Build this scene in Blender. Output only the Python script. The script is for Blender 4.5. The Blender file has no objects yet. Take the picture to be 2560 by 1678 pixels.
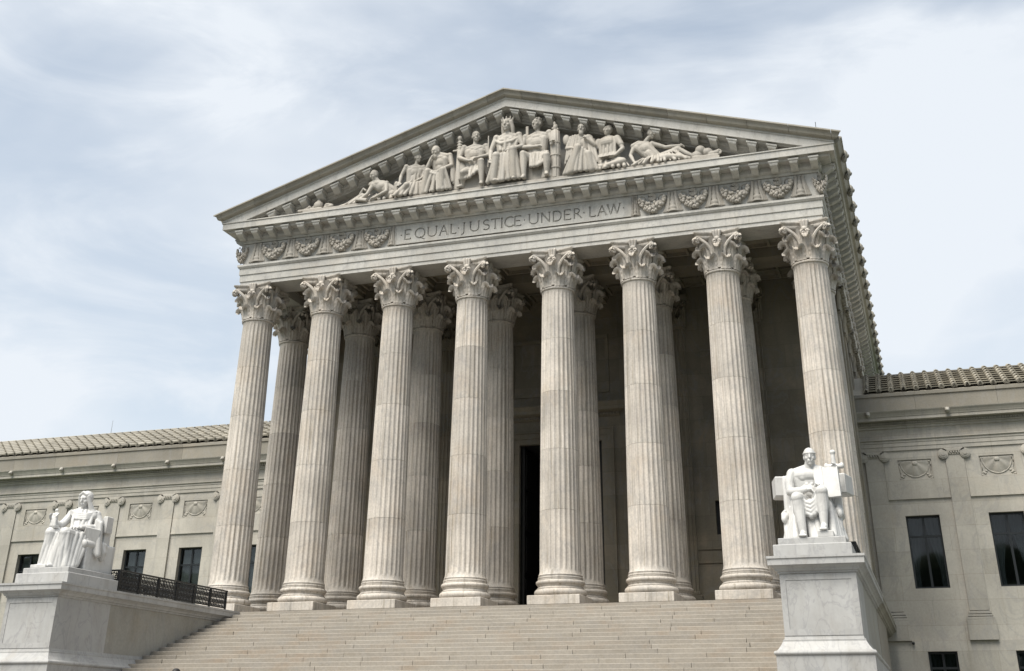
import bpy, bmesh, math, random
from mathutils import Vector, Matrix
random.seed(7)
R = math.radians
scn = bpy.context.scene
COL = scn.collection

# ---------------------------------------------------------------- camera
cam_d = bpy.data.cameras.new('camera'); cam = bpy.data.objects.new('camera', cam_d); COL.objects.link(cam)
CP = Vector((13.2797, -39.6431, -3.6989)); YAW, PIT, ROL = -0.3204, 0.4758, 0.0072
_f = Vector((math.sin(YAW)*math.cos(PIT), math.cos(YAW)*math.cos(PIT), math.sin(PIT)))
_r = Vector((math.cos(YAW), -math.sin(YAW), 0)); _u = _r.cross(_f)
_r2 = _r*math.cos(ROL)+_u*math.sin(ROL); _u2 = -_r*math.sin(ROL)+_u*math.cos(ROL)
M = Matrix(((_r2.x, _u2.x, -_f.x), (_r2.y, _u2.y, -_f.y), (_r2.z, _u2.z, -_f.z))).to_4x4()
M.translation = CP; cam.matrix_world = M
cam_d.sensor_fit = 'HORIZONTAL'; cam_d.sensor_width = 36; cam_d.lens = 2873.5/2560*36
cam_d.shift_x = (1280-1297.32)/2560; cam_d.shift_y = (347.21-839)/2560
cam_d.clip_start = .1; cam_d.clip_end = 5000
scn.camera = cam

# ---------------------------------------------------------------- sky, sun, exposure
SUN_EL, SUN_AZ = R(58), R(201)          # azimuth from +Y towards +X
w = bpy.data.worlds.new('World'); scn.world = w; w.use_nodes = True
nt = w.node_tree; nt.nodes.clear()
def N(t, **k):
    n = nt.nodes.new(t)
    for a, b in k.items(): setattr(n, a, b)
    return n
sky = N('ShaderNodeTexSky', sky_type='NISHITA', sun_disc=False, sun_elevation=SUN_EL, sun_rotation=SUN_AZ,
        air_density=1.0, dust_density=1.6, ozone_density=1.2)
bg = N('ShaderNodeBackground'); bg.inputs['Strength'].default_value = .0715
out = N('ShaderNodeOutputWorld')
tc = N('ShaderNodeTexCoord')
def cloud_noise(loc, rot, sc, scale, detail, rough, dist, lo, hi):
    mp = N('ShaderNodeMapping'); mp.inputs['Location'].default_value = loc
    mp.inputs['Rotation'].default_value = rot; mp.inputs['Scale'].default_value = sc
    nt.links.new(tc.outputs['Generated'], mp.inputs['Vector'])
    no = N('ShaderNodeTexNoise'); no.inputs['Scale'].default_value = scale; no.inputs['Detail'].default_value = detail
    no.inputs['Roughness'].default_value = rough; no.inputs['Distortion'].default_value = dist
    nt.links.new(mp.outputs[0], no.inputs['Vector'])
    mr = N('ShaderNodeMapRange'); mr.interpolation_type = 'SMOOTHSTEP'
    mr.inputs['From Min'].default_value = lo; mr.inputs['From Max'].default_value = hi
    nt.links.new(no.outputs['Fac'], mr.inputs['Value'])
    return mr.outputs[0]
def wmath(op, a, b):
    m = N('ShaderNodeMath', operation=op)
    for i, x in enumerate((a, b)):
        if isinstance(x, (int, float)): m.inputs[i].default_value = x
        else: nt.links.new(x, m.inputs[i])
    m.use_clamp = False
    return m.outputs[0]
broad = cloud_noise((1.35, .9, .4), (0, R(20), R(30)), (1, 1, 1.8), 1.7, 5, .5, .5, .40, .66)
wisp = cloud_noise((2.6, .7, .2), (R(15), R(-30), R(12)), (1.0, 2.2, 3.2), 2.6, 10, .6, .9, .42, .72)
ripl = cloud_noise((.1, .7, .3), (0, R(30), R(-20)), (1, 1, 2.2), 9, 8, .62, .4, .46, .74)
fac = wmath('ADD', wmath('MULTIPLY', broad, .62), wmath('MULTIPLY', wisp, .34))
fac = wmath('ADD', fac, wmath('MULTIPLY', wmath('MULTIPLY', ripl, broad), .22))
# thin high haze thickens towards the horizon
sep = N('ShaderNodeSeparateXYZ'); nt.links.new(tc.outputs['Generated'], sep.inputs[0])
hz = N('ShaderNodeMapRange'); hz.inputs['From Min'].default_value = .62; hz.inputs['From Max'].default_value = .05
hz.inputs['To Min'].default_value = 0; hz.inputs['To Max'].default_value = .55
nt.links.new(sep.outputs['Z'], hz.inputs['Value'])
fac = wmath('ADD', fac, hz.outputs[0])
fac = wmath('ADD', wmath('MULTIPLY', fac, .80), .37)
fac = wmath('MINIMUM', fac, .97)
mix = N('ShaderNodeMixRGB'); nt.links.new(fac, mix.inputs['Fac'])
gain = N('ShaderNodeMixRGB', blend_type='MULTIPLY'); gain.inputs['Fac'].default_value = 1
gain.inputs['Color2'].default_value = (1.36, 1.55, 1.50, 1)
nt.links.new(sky.outputs[0], gain.inputs['Color1'])
nt.links.new(gain.outputs[0], mix.inputs['Color1'])
mix.inputs['Color2'].default_value = (8.5, 9.0, 9.6, 1)
nt.links.new(mix.outputs[0], bg.inputs['Color']); nt.links.new(bg.outputs[0], out.inputs['Surface'])

sd = bpy.data.lights.new('sun', 'SUN'); sun = bpy.data.objects.new('sun', sd); COL.objects.link(sun)
sd.energy = 4.7; sd.angle = R(38); sd.color = (1, .95, .87)
sdir = Vector((math.sin(SUN_AZ)*math.cos(SUN_EL), math.cos(SUN_AZ)*math.cos(SUN_EL), math.sin(SUN_EL)))
sun.rotation_euler = sdir.to_track_quat('Z', 'Y').to_euler(); sun.location = (-30, -60, 60)
scn.view_settings.view_transform = 'Standard'; scn.view_settings.look = 'None'
scn.view_settings.gamma = 1; scn.view_settings.exposure = 0.5
scn.render.engine = 'CYCLES'

# ---------------------------------------------------------------- materials
def nodes_of(name):
    m = bpy.data.materials.new(name); m.use_nodes = True
    t = m.node_tree; return m, t, t.nodes['Principled BSDF']
def marble(name, base, dark=.25, vein=.25, streak=.25, sfreq=(2.6, 2.6, .16), tint=(.60, .47, .33), tintamt=.25, rnd=.10, rough=.62, bump=.12, veincol=(.30, .30, .30), vscale=.55, streak2=.15, sfreq2=(6, 6, .5), grain=.07, blocks=None):
    base = tuple(x*.75 for x in base); tint = tuple(x*.8 for x in tint); veincol = tuple(x*.8 for x in veincol)
    m, t, p = nodes_of(name); L = t.links.new
    def n(ty, **k):
        x = t.nodes.new(ty)
        for a, b in k.items(): setattr(x, a, b)
        return x
    geo = n('ShaderNodeNewGeometry'); oi = n('ShaderNodeObjectInfo')
    off = n('ShaderNodeVectorMath', operation='MULTIPLY_ADD')   # each stone has its own grain
    cmb = n('ShaderNodeCombineXYZ')
    for i in range(3): L(oi.outputs['Random'], cmb.inputs[i])
    off.inputs[1].default_value = (17, 31, 11); L(cmb.outputs[0], off.inputs[0]); L(geo.outputs['Position'], off.inputs[2])
    def noise(vec, scale, detail, rgh=.55, dist=0, mp=None):
        if mp:
            q = n('ShaderNodeMapping'); q.inputs['Scale'].default_value = mp; L(vec, q.inputs['Vector']); vec = q.outputs[0]
        x = n('ShaderNodeTexNoise'); x.inputs['Scale'].default_value = scale; x.inputs['Detail'].default_value = detail
        x.inputs['Roughness'].default_value = rgh; x.inputs['Distortion'].default_value = dist; L(vec, x.inputs['Vector'])
        return x.outputs['Fac']
    def rng(v, a, b, c=0, d=1, sm=True):
        x = n('ShaderNodeMapRange')
        if sm: x.interpolation_type = 'SMOOTHSTEP'
        for k, val in zip(('From Min', 'From Max', 'To Min', 'To Max'), (a, b, c, d)): x.inputs[k].default_value = val
        L(v, x.inputs['Value']); return x.outputs[0]
    def mixc(f, a, b, mode='MIX'):
        x = n('ShaderNodeMixRGB', blend_type=mode)
        for i, v in zip(('Fac', 'Color1', 'Color2'), (f, a, b)):
            if isinstance(v, (float, int)): x.inputs[i].default_value = v
            elif isinstance(v, tuple): x.inputs[i].default_value = (*v, 1) if len(v) == 3 else v
            else: L(v, x.inputs[i])
        return x.outputs[0]
    P = geo.outputs['Position']; O = off.outputs[0]
    c = mixc(rng(noise(O, .45, 6), .3, .7), tuple(x*(1-dark*.5) for x in base), tuple(min(.92, x*(1+dark*.28)) for x in base))
    c = mixc(rng(noise(P, .8, 5, .6), .48, .74, 0, tintamt), c, tint)
    vn = noise(O, vscale, 9, .58, 1.6, (1, 1, .55)); va = n('ShaderNodeMath', operation='ABSOLUTE'); vs = n('ShaderNodeMath', operation='SUBTRACT')
    L(vn, vs.inputs[0]); vs.inputs[1].default_value = .5; L(vs.outputs[0], va.inputs[0])
    c = mixc(rng(va.outputs[0], .0, .035, vein, 0), c, veincol)
    c = mixc(rng(noise(O, 1.7, 8, .65, .5), .55, .75, 0, vein*.8), c, veincol)
    st = rng(noise(P, 1.0, 7, .62, .2, sfreq), .5, .78, 0, streak)
    c = mixc(st, c, (.16, .145, .115))
    st2 = rng(noise(O, 1.0, 5, .6, .3, sfreq2), .52, .74, 0, streak2)
    c = mixc(st2, c, (.20, .17, .125))
    fine = rng(noise(P, 14, 5, .7), .3, .7, 1-grain, 1+grain*.7)
    c = mixc(1.0, c, fine, 'MULTIPLY')
    if blocks:                      # courses of large blocks, each cut from a slightly different bed
        sx_ = n('ShaderNodeSeparateXYZ'); L(P, sx_.inputs[0]); cb = n('ShaderNodeCombineXYZ'); L(sx_.outputs['X'], cb.inputs['X']); L(sx_.outputs['Z'], cb.inputs['Y'])
        br = n('ShaderNodeTexBrick'); br.offset = .5; L(cb.outputs[0], br.inputs['Vector'])
        for k, v in (('Scale', 1), ('Brick Width', blocks[0]), ('Row Height', blocks[1]), ('Mortar Size', .006), ('Mortar Smooth', .3), ('Bias', 0)): br.inputs[k].default_value = v
        am = blocks[2]; br.inputs['Color1'].default_value = (1-am, 1-am, 1-am*1.15, 1); br.inputs['Color2'].default_value = (1+am*.5, 1+am*.5, 1+am*.5, 1); br.inputs['Mortar'].default_value = (.72, .70, .66, 1)
        c = mixc(1.0, c, br.outputs['Color'], 'MULTIPLY')
    rn = rng(oi.outputs['Random'], 0, 1, 1-rnd, 1+rnd*.6, False)
    c = mixc(1.0, c, rn, 'MULTIPLY')
    L(c, p.inputs['Base Color']); p.inputs['Roughness'].default_value = rough
    p.inputs['Specular IOR Level'].default_value = .3
    b = n('ShaderNodeBump'); b.inputs['Strength'].default_value = bump; b.inputs['Distance'].default_value = .03
    L(noise(P, 9, 8, .7), b.inputs['Height']); L(b.outputs[0], p.inputs['Normal'])
    return m
def plain(name, col, rough=.6, metal=0, spec=.4):
    m, t, p = nodes_of(name); L = t.links.new
    no = t.nodes.new('ShaderNodeTexNoise'); no.inputs['Scale'].default_value = 6; no.inputs['Detail'].default_value = 6
    g = t.nodes.new('ShaderNodeNewGeometry'); L(g.outputs['Position'], no.inputs['Vector'])
    mx = t.nodes.new('ShaderNodeMixRGB'); mx.inputs['Color1'].default_value = (*[c*.8 for c in col], 1); mx.inputs['Color2'].default_value = (*[c*1.2 for c in col], 1)
    L(no.outputs['Fac'], mx.inputs['Fac']); L(mx.outputs[0], p.inputs['Base Color'])
    p.inputs['Roughness'].default_value = rough; p.inputs['Metallic'].default_value = metal; p.inputs['Specular IOR Level'].default_value = spec
    return m
MAT = {}
MAT['column'] = marble('column_marble', (.63, .58, .515), dark=.46, vein=.26, streak=.72, sfreq=(5.2, 5.2, .10), tint=(.50, .37, .24), tintamt=.25, rnd=.07, streak2=.78, sfreq2=(13, 13, .26), grain=.14)
MAT['entab'] = marble('entablature_marble', (.60, .582, .538), dark=.34, vein=.3, streak=.32, sfreq=(1.6, 1.6, .5), tintamt=.16, rnd=.05, streak2=.24, grain=.09)
MAT['sima'] = marble('weathered_marble', (.38, .355, .30), dark=.35, vein=.2, streak=.62, sfreq=(3.0, 3.0, .5), tint=(.30, .27, .21), tintamt=.4, rnd=.10)
MAT['wing'] = marble('wing_marble', (.53, .50, .44), dark=.34, vein=.28, streak=.34, sfreq=(1.4, 1.4, .25), tintamt=.14, rnd=.05, blocks=(2.087, .905, .09))
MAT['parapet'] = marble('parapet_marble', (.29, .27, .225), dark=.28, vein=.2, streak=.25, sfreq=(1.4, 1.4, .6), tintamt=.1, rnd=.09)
MAT['inner'] = marble('portico_shaded_marble', (.32, .285, .22), dark=.4, vein=.34, streak=.34, tintamt=.25, rnd=.06, blocks=(1.7, .92, .14))  # same marble as outside, its colour lowered to put the porch shade in
MAT['step'] = marble('step_marble', (.375, .34, .29), dark=.2, vein=.14, streak=.10, sfreq=(.8, .8, 2.5), tint=(.34, .25, .17), tintamt=.42, rnd=.06, vscale=.6, streak2=.38, sfreq2=(1.1, 1.1, 3), grain=.10)
MAT['white'] = marble('white_marble', (.50, .497, .485), dark=.30, vein=.38, streak=.34, sfreq=(1.5, 1.5, .3), tintamt=.05, rnd=.03, rough=.5, veincol=(.27, .27, .28), vscale=1.5, streak2=.25, sfreq2=(2.5, 2.5, .6), grain=.03, bump=.05)
MAT['sidewall'] = marble('cheek_wall_marble', (.42, .405, .36), dark=.3, vein=.25, streak=.35, sfreq=(1.2, 1.2, .35), tint=(.33, .26, .17), tintamt=.3, rnd=.03)
MAT['statue'] = marble('statue_marble', (.71, .702, .68), dark=.20, vein=.20, streak=.28, tintamt=.02, rnd=.02, rough=.5, bump=.05, streak2=.10, grain=.03)
MAT['relief'] = marble('sculpture_marble', (.48, .445, .39), dark=.34, vein=.12, streak=.5, tintamt=.12, rnd=.05)
MAT['tile'] = marble('roof_tile_marble', (.47, .435, .36), dark=.35, vein=.15, streak=.35, sfreq=(2, 2, 2), tint=(.20, .18, .14), tintamt=.4, rnd=.22)
MAT['plaza'] = marble('plaza_marble', (.22, .215, .20), dark=.2, vein=.12, streak=.05, tintamt=.15, rnd=0)
MAT['black'] = plain('black_painted_metal', (.012, .013, .014), .45)
MAT['bronze'] = plain('dark_bronze', (.018, .017, .015), .5, .3)
MAT['frame'] = plain('window_frame_paint', (.014, .017, .019), .4)
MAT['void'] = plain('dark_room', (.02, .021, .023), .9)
MAT['blind'] = plain('grey_blind', (.11, .115, .118), .8)
MAT['curtain'] = plain('grey_curtain', (.045, .05, .058), .9)
MAT['rod'] = plain('grey_metal', (.3, .3, .3), .4, .6)
MAT['lawn'] = plain('grass', (.05, .075, .03), .95)
MAT['asphalt'] = plain('asphalt', (.05, .05, .05), .9)
MAT['leaf'] = plain('tree_foliage', (.05, .07, .03), .9)
MAT['cloth'] = plain('dark_cloth', (.02, .022, .03), .9)
MAT['skin'] = plain('skin', (.45, .29, .21), .6)
MAT['hair'] = plain('black_hair', (.012, .010, .009), .6)
def glass():
    m, t, p = nodes_of('window_glass'); t.nodes.remove(p); L = t.links.new
    o = t.nodes['Material Output']; tr = t.nodes.new('ShaderNodeBsdfTransparent'); gl = t.nodes.new('ShaderNodeBsdfGlossy')
    tr.inputs[0].default_value = (.72, .76, .76, 1); gl.inputs['Roughness'].default_value = .03
    lw = t.nodes.new('ShaderNodeMath'); lw.operation = 'MULTIPLY_ADD'; fc = t.nodes.new('ShaderNodeLayerWeight'); fc.inputs['Blend'].default_value = .25
    L(fc.outputs['Facing'], lw.inputs[0]); lw.inputs[1].default_value = .25; lw.inputs[2].default_value = .03
    mx = t.nodes.new('ShaderNodeMixShader'); L(lw.outputs[0], mx.inputs[0]); L(tr.outputs[0], mx.inputs[1]); L(gl.outputs[0], mx.inputs[2])
    L(mx.outputs[0], o.inputs['Surface']); return m
MAT['glass'] = glass()

# ---------------------------------------------------------------- mesh helpers
class MB:
    def __init__(s): s.v = []; s.f = []
    def add(s, vs, fs):
        o = len(s.v); s.v += [tuple(v) for v in vs]; s.f += [tuple(i+o for i in f) for f in fs]; return s
    def box(s, x0, x1, y0, y1, z0, z1):
        vs = [(x, y, z) for z in (z0, z1) for y in (y0, y1) for x in (x0, x1)]
        return s.add(vs, [(0, 2, 3, 1), (4, 5, 7, 6), (0, 1, 5, 4), (2, 6, 7, 3), (0, 4, 6, 2), (1, 3, 7, 5)])
    def bbox(s, x0, x1, y0, y1, z0, z1, b=.012):     # box with chamfered vertical and top edges
        vs = []
        for z, d in ((z0, b), (z0+b, 0), (z1-b, 0), (z1, b)):
            vs += [(x0+d, y0+d, z), (x1-d, y0+d, z), (x1-d, y1-d, z), (x0+d, y1-d, z)]
        fs = [(3, 2, 1, 0), (12, 13, 14, 15)]
        for k in range(3):
            for i in range(4): fs.append((k*4+i, k*4+(i+1) % 4, k*4+4+(i+1) % 4, k*4+4+i))
        return s.add(vs, fs)
    def loft(s, rings, closed=True, cap=True):
        n = len(rings[0]); vs = [p for r in rings for p in r]; fs = []
        for k in range(len(rings)-1):
            for i in range(n if closed else n-1):
                j = (i+1) % n; fs.append((k*n+i, k*n+j, (k+1)*n+j, (k+1)*n+i))
        if cap and closed: fs += [tuple(range(n-1, -1, -1)), tuple((len(rings)-1)*n+i for i in range(n))]
        return s.add(vs, fs)
    def lathe(s, prof, seg=32, c=(0, 0), cap=True):
        return s.loft([[(c[0]+r*math.cos(2*math.pi*i/seg), c[1]+r*math.sin(2*math.pi*i/seg), z) for i in range(seg)] for r, z in prof], True, cap)
    def tube(s, pts, rad, seg=8):
        pts = [Vector(p) for p in pts]; rad = rad if isinstance(rad, (list, tuple)) else [rad]*len(pts); rings = []
        for i, p in enumerate(pts):
            d = (pts[min(i+1, len(pts)-1)]-pts[max(i-1, 0)]).normalized()
            a = d.cross(Vector((0, 0, 1)));  a = a if a.length > .1 else d.cross(Vector((1, 0, 0))); a.normalize(); b = d.cross(a)
            rings.append([p+(a*math.cos(2*math.pi*k/seg)+b*math.sin(2*math.pi*k/seg))*rad[i] for k in range(seg)])
        return s.loft(rings)
    def capsule(s, p0, p1, r0, r1=None, seg=12):
        r1 = r0 if r1 is None else r1; p0, p1 = Vector(p0), Vector(p1); d = p1-p0; L = max(d.length, 1e-5); d = d/L
        a = d.cross(Vector((0, 0, 1))); a = a if a.length > .1 else d.cross(Vector((1, 0, 0))); a.normalize(); b = d.cross(a); rings = []
        for k in range(5):
            t = math.pi/2*(k+.25)/4.25-math.pi/2; rings.append((p0+d*math.sin(t)*r0, r0*math.cos(t)))
        for k in range(5):
            t = math.pi/2*k/4.25; rings.append((p1+d*math.sin(t)*r1, r1*math.cos(t)))
        return s.loft([[c+(a*math.cos(2*math.pi*i/seg)+b*math.sin(2*math.pi*i/seg))*r for i in range(seg)] for c, r in rings])
    def ell(s, c, r, rot=None, seg=14, rg=9):
        c = Vector(c); rings = []
        for k in range(rg):
            t = -math.pi/2+math.pi*(k+.35)/(rg-.3); ring = []
            for i in range(seg):
                p = Vector((r[0]*math.cos(t)*math.cos(2*math.pi*i/seg), r[1]*math.cos(t)*math.sin(2*math.pi*i/seg), r[2]*math.sin(t)))
                ring.append(c+(rot @ p if rot else p))
            rings.append(ring)
        return s.loft(rings)
    def mesh(s, name, mat, smooth=None):
        me = bpy.data.meshes.new(name); me.from_pydata(s.v, [], s.f)
        bm = bmesh.new(); bm.from_mesh(me); bmesh.ops.recalc_face_normals(bm, faces=bm.faces); bm.to_mesh(me); bm.free()
        if mat: me.materials.append(MAT[mat])
        if smooth is not None:
            me.shade_smooth(); me.set_sharp_from_angle(angle=R(smooth))
        return me
    def build(s, name, mat, parent=None, smooth=None): return link(name, s.mesh(name, mat, smooth), parent)
def link(name, me, parent=None, loc=None, rz=0, scale=None):
    o = bpy.data.objects.new(name, me); COL.objects.link(o)
    if loc is not None: o.location = loc
    o.rotation_euler.z = rz
    if scale: o.scale = scale
    if parent is not None:
        o.parent = parent; o.matrix_parent_inverse = world_inv(parent)
    return o
_inv = {}
def world_inv(p):
    return _inv.get(p.name, Matrix.Identity(4))
def thing(name, label, cat, loc=(0, 0, 0), group=None):
    o = bpy.data.objects.new(name, None); COL.objects.link(o); o.location = loc; o.empty_display_size = .3
    _inv[o.name] = Matrix.Translation(-Vector(loc)); o['label'] = label; o['category'] = cat
    if group: o['group'] = group
    return o
def holder(name, loc, parent):
    o = bpy.data.objects.new(name, None); COL.objects.link(o); o.location = loc; o.empty_display_size = .2
    o.parent = parent; o.matrix_parent_inverse = world_inv(parent); _inv[o.name] = Matrix.Translation(-Vector(loc)); return o
def tag(o, label, cat, group=None):
    o['label'] = label; o['category'] = cat
    if group: o['group'] = group
    return o
def struct(o): o['kind'] = 'structure'; return o
def sidex(prof, y0, y1, hx, s):            # profile (o, z) swept along Y on one side, s = +-1
    return [[(s*(hx+o), y, z) for o, z in prof] for y in (y0, y1)]
def sweep_front(prof, hx, yb, yf=0):       # profile swept round the front and both sides of a block
    return [[(-hx-o, yb, z) for o, z in prof], [(-hx-o, yf-o, z) for o, z in prof], [(hx+o, yf-o, z) for o, z in prof], [(hx+o, yb, z) for o, z in prof]]
def holed_wall(mb, x0, x1, z0, z1, yf, yb, holes):
    """wall slab facing -Y with rectangular openings (hx0, hx1, hz0, hz1)"""
    xs = sorted({x0, x1, *[h[0] for h in holes], *[h[1] for h in holes]}); zs = sorted({z0, z1, *[h[2] for h in holes], *[h[3] for h in holes]})
    ins = lambda x, z: any(h[0] < x < h[1] and h[2] < z < h[3] for h in holes)
    for a, b in zip(xs, xs[1:]):
        for c, d in zip(zs, zs[1:]):
            if ins((a+b)/2, (c+d)/2): continue
            mb.add([(a, yf, c), (b, yf, c), (b, yf, d), (a, yf, d)], [(0, 1, 2, 3)])
    for a, b, c, d in holes:
        mb.add([(a, yf, c), (b, yf, c), (b, yf, d), (a, yf, d), (a, yb, c), (b, yb, c), (b, yb, d), (a, yb, d)], [(0, 4, 5, 1), (1, 5, 6, 2), (2, 6, 7, 3), (3, 7, 4, 0)])

# ---------------------------------------------------------------- building dimensions
S, SC = 3.1127, 3.4317
CX = [(-1 if k < 0 else 1)*(SC/2+(abs(k)-.5)*S) for k in (-3.5, -2.5, -1.5, -.5, .5, 1.5, 2.5, 3.5)]
HX = CX[7]                      # 11.05, axis of the end columns
ROW2, YB, YW, YEND = 3.08, 6.05, 10.7, 46.0
PITCH, PIL0, WIN0 = 3.13, 12.1, 13.665
GZ, LZ = -5.2, -4.0

# ---------------------------------------------------------------- ground
struct(MB().add([(-400, -400, GZ-.008), (400, -400, GZ-.008), (400, 600, GZ-.008), (-400, 600, GZ-.008)], [(0, 1, 2, 3)]).build('lawn_ground', 'lawn'))  # unseen grass, added round the plaza to cut bounce onto the side soffits
struct(MB().add([(-26, -58, GZ), (26, -58, GZ), (26, 8, GZ), (-26, 8, GZ)], [(0, 1, 2, 3)]).build('plaza_ground', 'plaza'))
struct(MB().add([(-400, -73, GZ-.004), (400, -73, GZ-.004), (400, -60, GZ-.004), (-400, -60, GZ-.004)], [(0, 1, 2, 3)]).build('street', 'asphalt'))
mb = MB()
mb.box(-16, 16, -19, 10.6, GZ-.2, LZ)
for k in range(8): mb.box(-16, 16, -19-.42*(k+1), -19-.42*k, GZ-.2, LZ-.14*(k+1))
struct(mb.build('stair_landing', 'plaza'))
for s in (-1, 1):
    struct(MB().box(s*16 if s > 0 else -80, 80 if s > 0 else -16, 2, 10.6, GZ-.2, GZ+.5).build('planting_terrace', 'lawn'))  # out of view; grass colour used to keep bounce off the soffits

# ---------------------------------------------------------------- the great staircase: every stone on its own
TRD, RIS, Y0 = .42, .14, -.97
stairs = thing('grand_staircase', 'broad flight of beige marble steps climbing to the columned porch', 'stairs', (0, -7, LZ))
mb = MB(); prof = []
nst = 28
for k in range(nst):
    prof += [(Y0-TRD*k-.02+.02, -RIS*k-.03), (Y0-TRD*k+.02, -RIS*(k+1)-.03)]
core = [(-.95, LZ)] + [(y+.06, z) for y, z in prof if z > LZ]+[(prof[-1][0], LZ)]
MB().loft([[(x, y, z) for y, z in core] for x in (-10.11, 10.11)]).build('stair_core', 'step', stairs)
meshes = {}
def stone_mesh(lq):
    if lq not in meshes:
        q = MB(); L = lq*.05
        q.bbox(-L/2+.006, L/2-.006, -TRD/2-.03, TRD/2+.05, -RIS+.004, 0, .010); meshes[lq] = q.mesh('step_stone', 'step')
    return meshes[lq]
rs = random.Random(3)
for k in range(nst):
    x = -10.11-(rs.uniform(.2, 1.9)); y = Y0-TRD*(k+.5)+.0; z = -RIS*k-RIS
    while x < 10.11:
        L = round(rs.choice((1.6, 1.9, 2.2, 2.4, 2.7))*20)/20
        a, b = max(x, -10.11), min(x+L, 10.11)
        if b-a > .15:
            q = int(round((b-a)/.05)); o = link('step_stone', stone_mesh(q), stairs, ((a+b)/2, y+rs.uniform(-.006, .006), z+rs.uniform(-.002, .002)))
        x += L

# ---------------------------------------------------------------- the courthouse
court = thing('courthouse', 'columned marble courthouse with carved pediment and long low tiled wings', 'building', (0, 5, LZ))

# --- columns
RB, RT = .705, .592
ZB, ZA, ZC = .95, 10.98, 12.5       # top of base, underside of astragal, top of capital
def shaft_r(z):
    t = (z-ZB)/(ZA-ZB); return RB+(RT-RB)*(t**1.5*.75+t*.25)
def flute_ring(z, r, amt=1.0):
    pts = []
    for i in range(24):
        a0 = 2*math.pi*(i+.5)/24
        for t, d in ((-.5, 0), (-.40, 0), (-.26, .62), (0, 1), (.26, .62), (.40, 0)):
            a = a0+t*2*math.pi/24; rr = r*(1-.062*d*amt); pts.append((rr*math.cos(a), rr*math.sin(a), z))
    return pts
cuts = [ZB, 3.05, 5.1, 7.15, 9.1, ZA]
drum_me = []
for a, b in zip(cuts, cuts[1:]):
    q = MB(); rings = []
    if a == ZB: rings += [flute_ring(a, RB+.05, 0), flute_ring(a+.06, RB+.012, 0), flute_ring(a+.14, RB, 0), flute_ring(a+.2, shaft_r(a), .9)]
    else: rings += [flute_ring(a+.004, shaft_r(a))]
    n = 4
    for k in range(1, n): z = a+(b-a)*k/n; rings.append(flute_ring(z, shaft_r(z)))
    if b == ZA: rings += [flute_ring(b-.14, shaft_r(b), .9), flute_ring(b-.07, RT, 0), flute_ring(b, RT+.015, 0)]
    else: rings += [flute_ring(b-.004, shaft_r(b))]
    drum_me.append(q.loft(rings).mesh('drum', 'column', 40))
q = MB(); w = .90
plinth_me = q.bbox(-w, w, -w, w, 0, .29, .015).mesh('plinth', 'column')
def arc(r, z, rad, a0, a1, n=7): return [(r+rad*math.cos(R(a0+(a1-a0)*k/n)), z+rad*math.sin(R(a0+(a1-a0)*k/n))) for k in range(n+1)]
bp = [(.80, .29)]+arc(.775, .405, .115, -90, 90)+[(.80, .525), (.80, .545)]+[(.80-.045*math.sin(math.pi*k/6), .545+.09*k/6) for k in range(1, 6)]+[(.785, .645)]+arc(.765, .72, .07, -80, 90)+[(.77, .80), (.77, .83)]+arc(.735, .87, .035, -60, 90, 4)+[(.745, .915), (.742, .95)]
base_me = MB().lathe(bp, 48).mesh('base_moulding', 'column', 35)
ring_me = MB().lathe([(RT-.02, ZA), (RT+.03, ZA)]+arc(RT+.01, ZA+.05, .048, -80, 80, 6)+[(RT+.02, ZA+.105), (RT-.02, ZA+.11)], 40).mesh('astragal', 'column', 40)

def leaf(mb, ang, z0, h, width, r0, proj, curl):
    """acanthus leaf: ribbed tongue rising against the bell and rolling out at its head"""
    nu, nv = 11, 15; rings = []
    path = []
    for k in range(nv):
        v = k/(nv-1)
        if v < .68:
            t = v/.68; rr = r0+.015+proj*.42*t**2.2; zz = z0+h*t*.93
        else:
            t = (v-.68)/.32; a = math.pi*1.12*t
            cx = r0+.015+proj*.42+curl; rr = cx-curl*math.cos(a)+proj*.25*t; zz = z0+h*.93+curl*.95*math.sin(a)-curl*.25*t*t
        path.append((rr, zz))
    for sgn in (1, -1):
        rr_ = []
        for k in range(nv):
            v = k/(nv-1); rr, zz = path[k]
            p0, p1 = path[max(k-1, 0)], path[min(k+1, nv-1)]; tx, tz = p1[0]-p0[0], p1[1]-p0[1]; ll = math.hypot(tx, tz); nx, nz = tz/ll, -tx/ll
            wv = width*(.92+.12*math.sin(v*math.pi))*(1-.16*abs(math.sin(v*math.pi*3.5)))
            if v > .68: wv *= math.sqrt(max(.05, 1-((v-.68)/.36)**2))*1.04
            row = []
            for i in range(nu):
                u = -1+2*i/(nu-1)
                d = .018*math.cos(u*math.pi*3)+.045*(1-u*u)-.02*abs(u)**3; d *= (.6+.7*v)
                th = .036*(1-.1*v)
                off = d+(th if sgn > 0 else -th*.3)
                x, z = rr+nx*off, zz+nz*off; t_ = wv*u
                row.append((x*math.cos(ang)-t_*math.sin(ang), x*math.sin(ang)+t_*math.cos(ang), z))
            rr_.append(row)
        rings.append(rr_)
    loop = [list(a)+list(reversed(b)) for a, b in zip(*rings)]
    mb.loft(loop)
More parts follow.
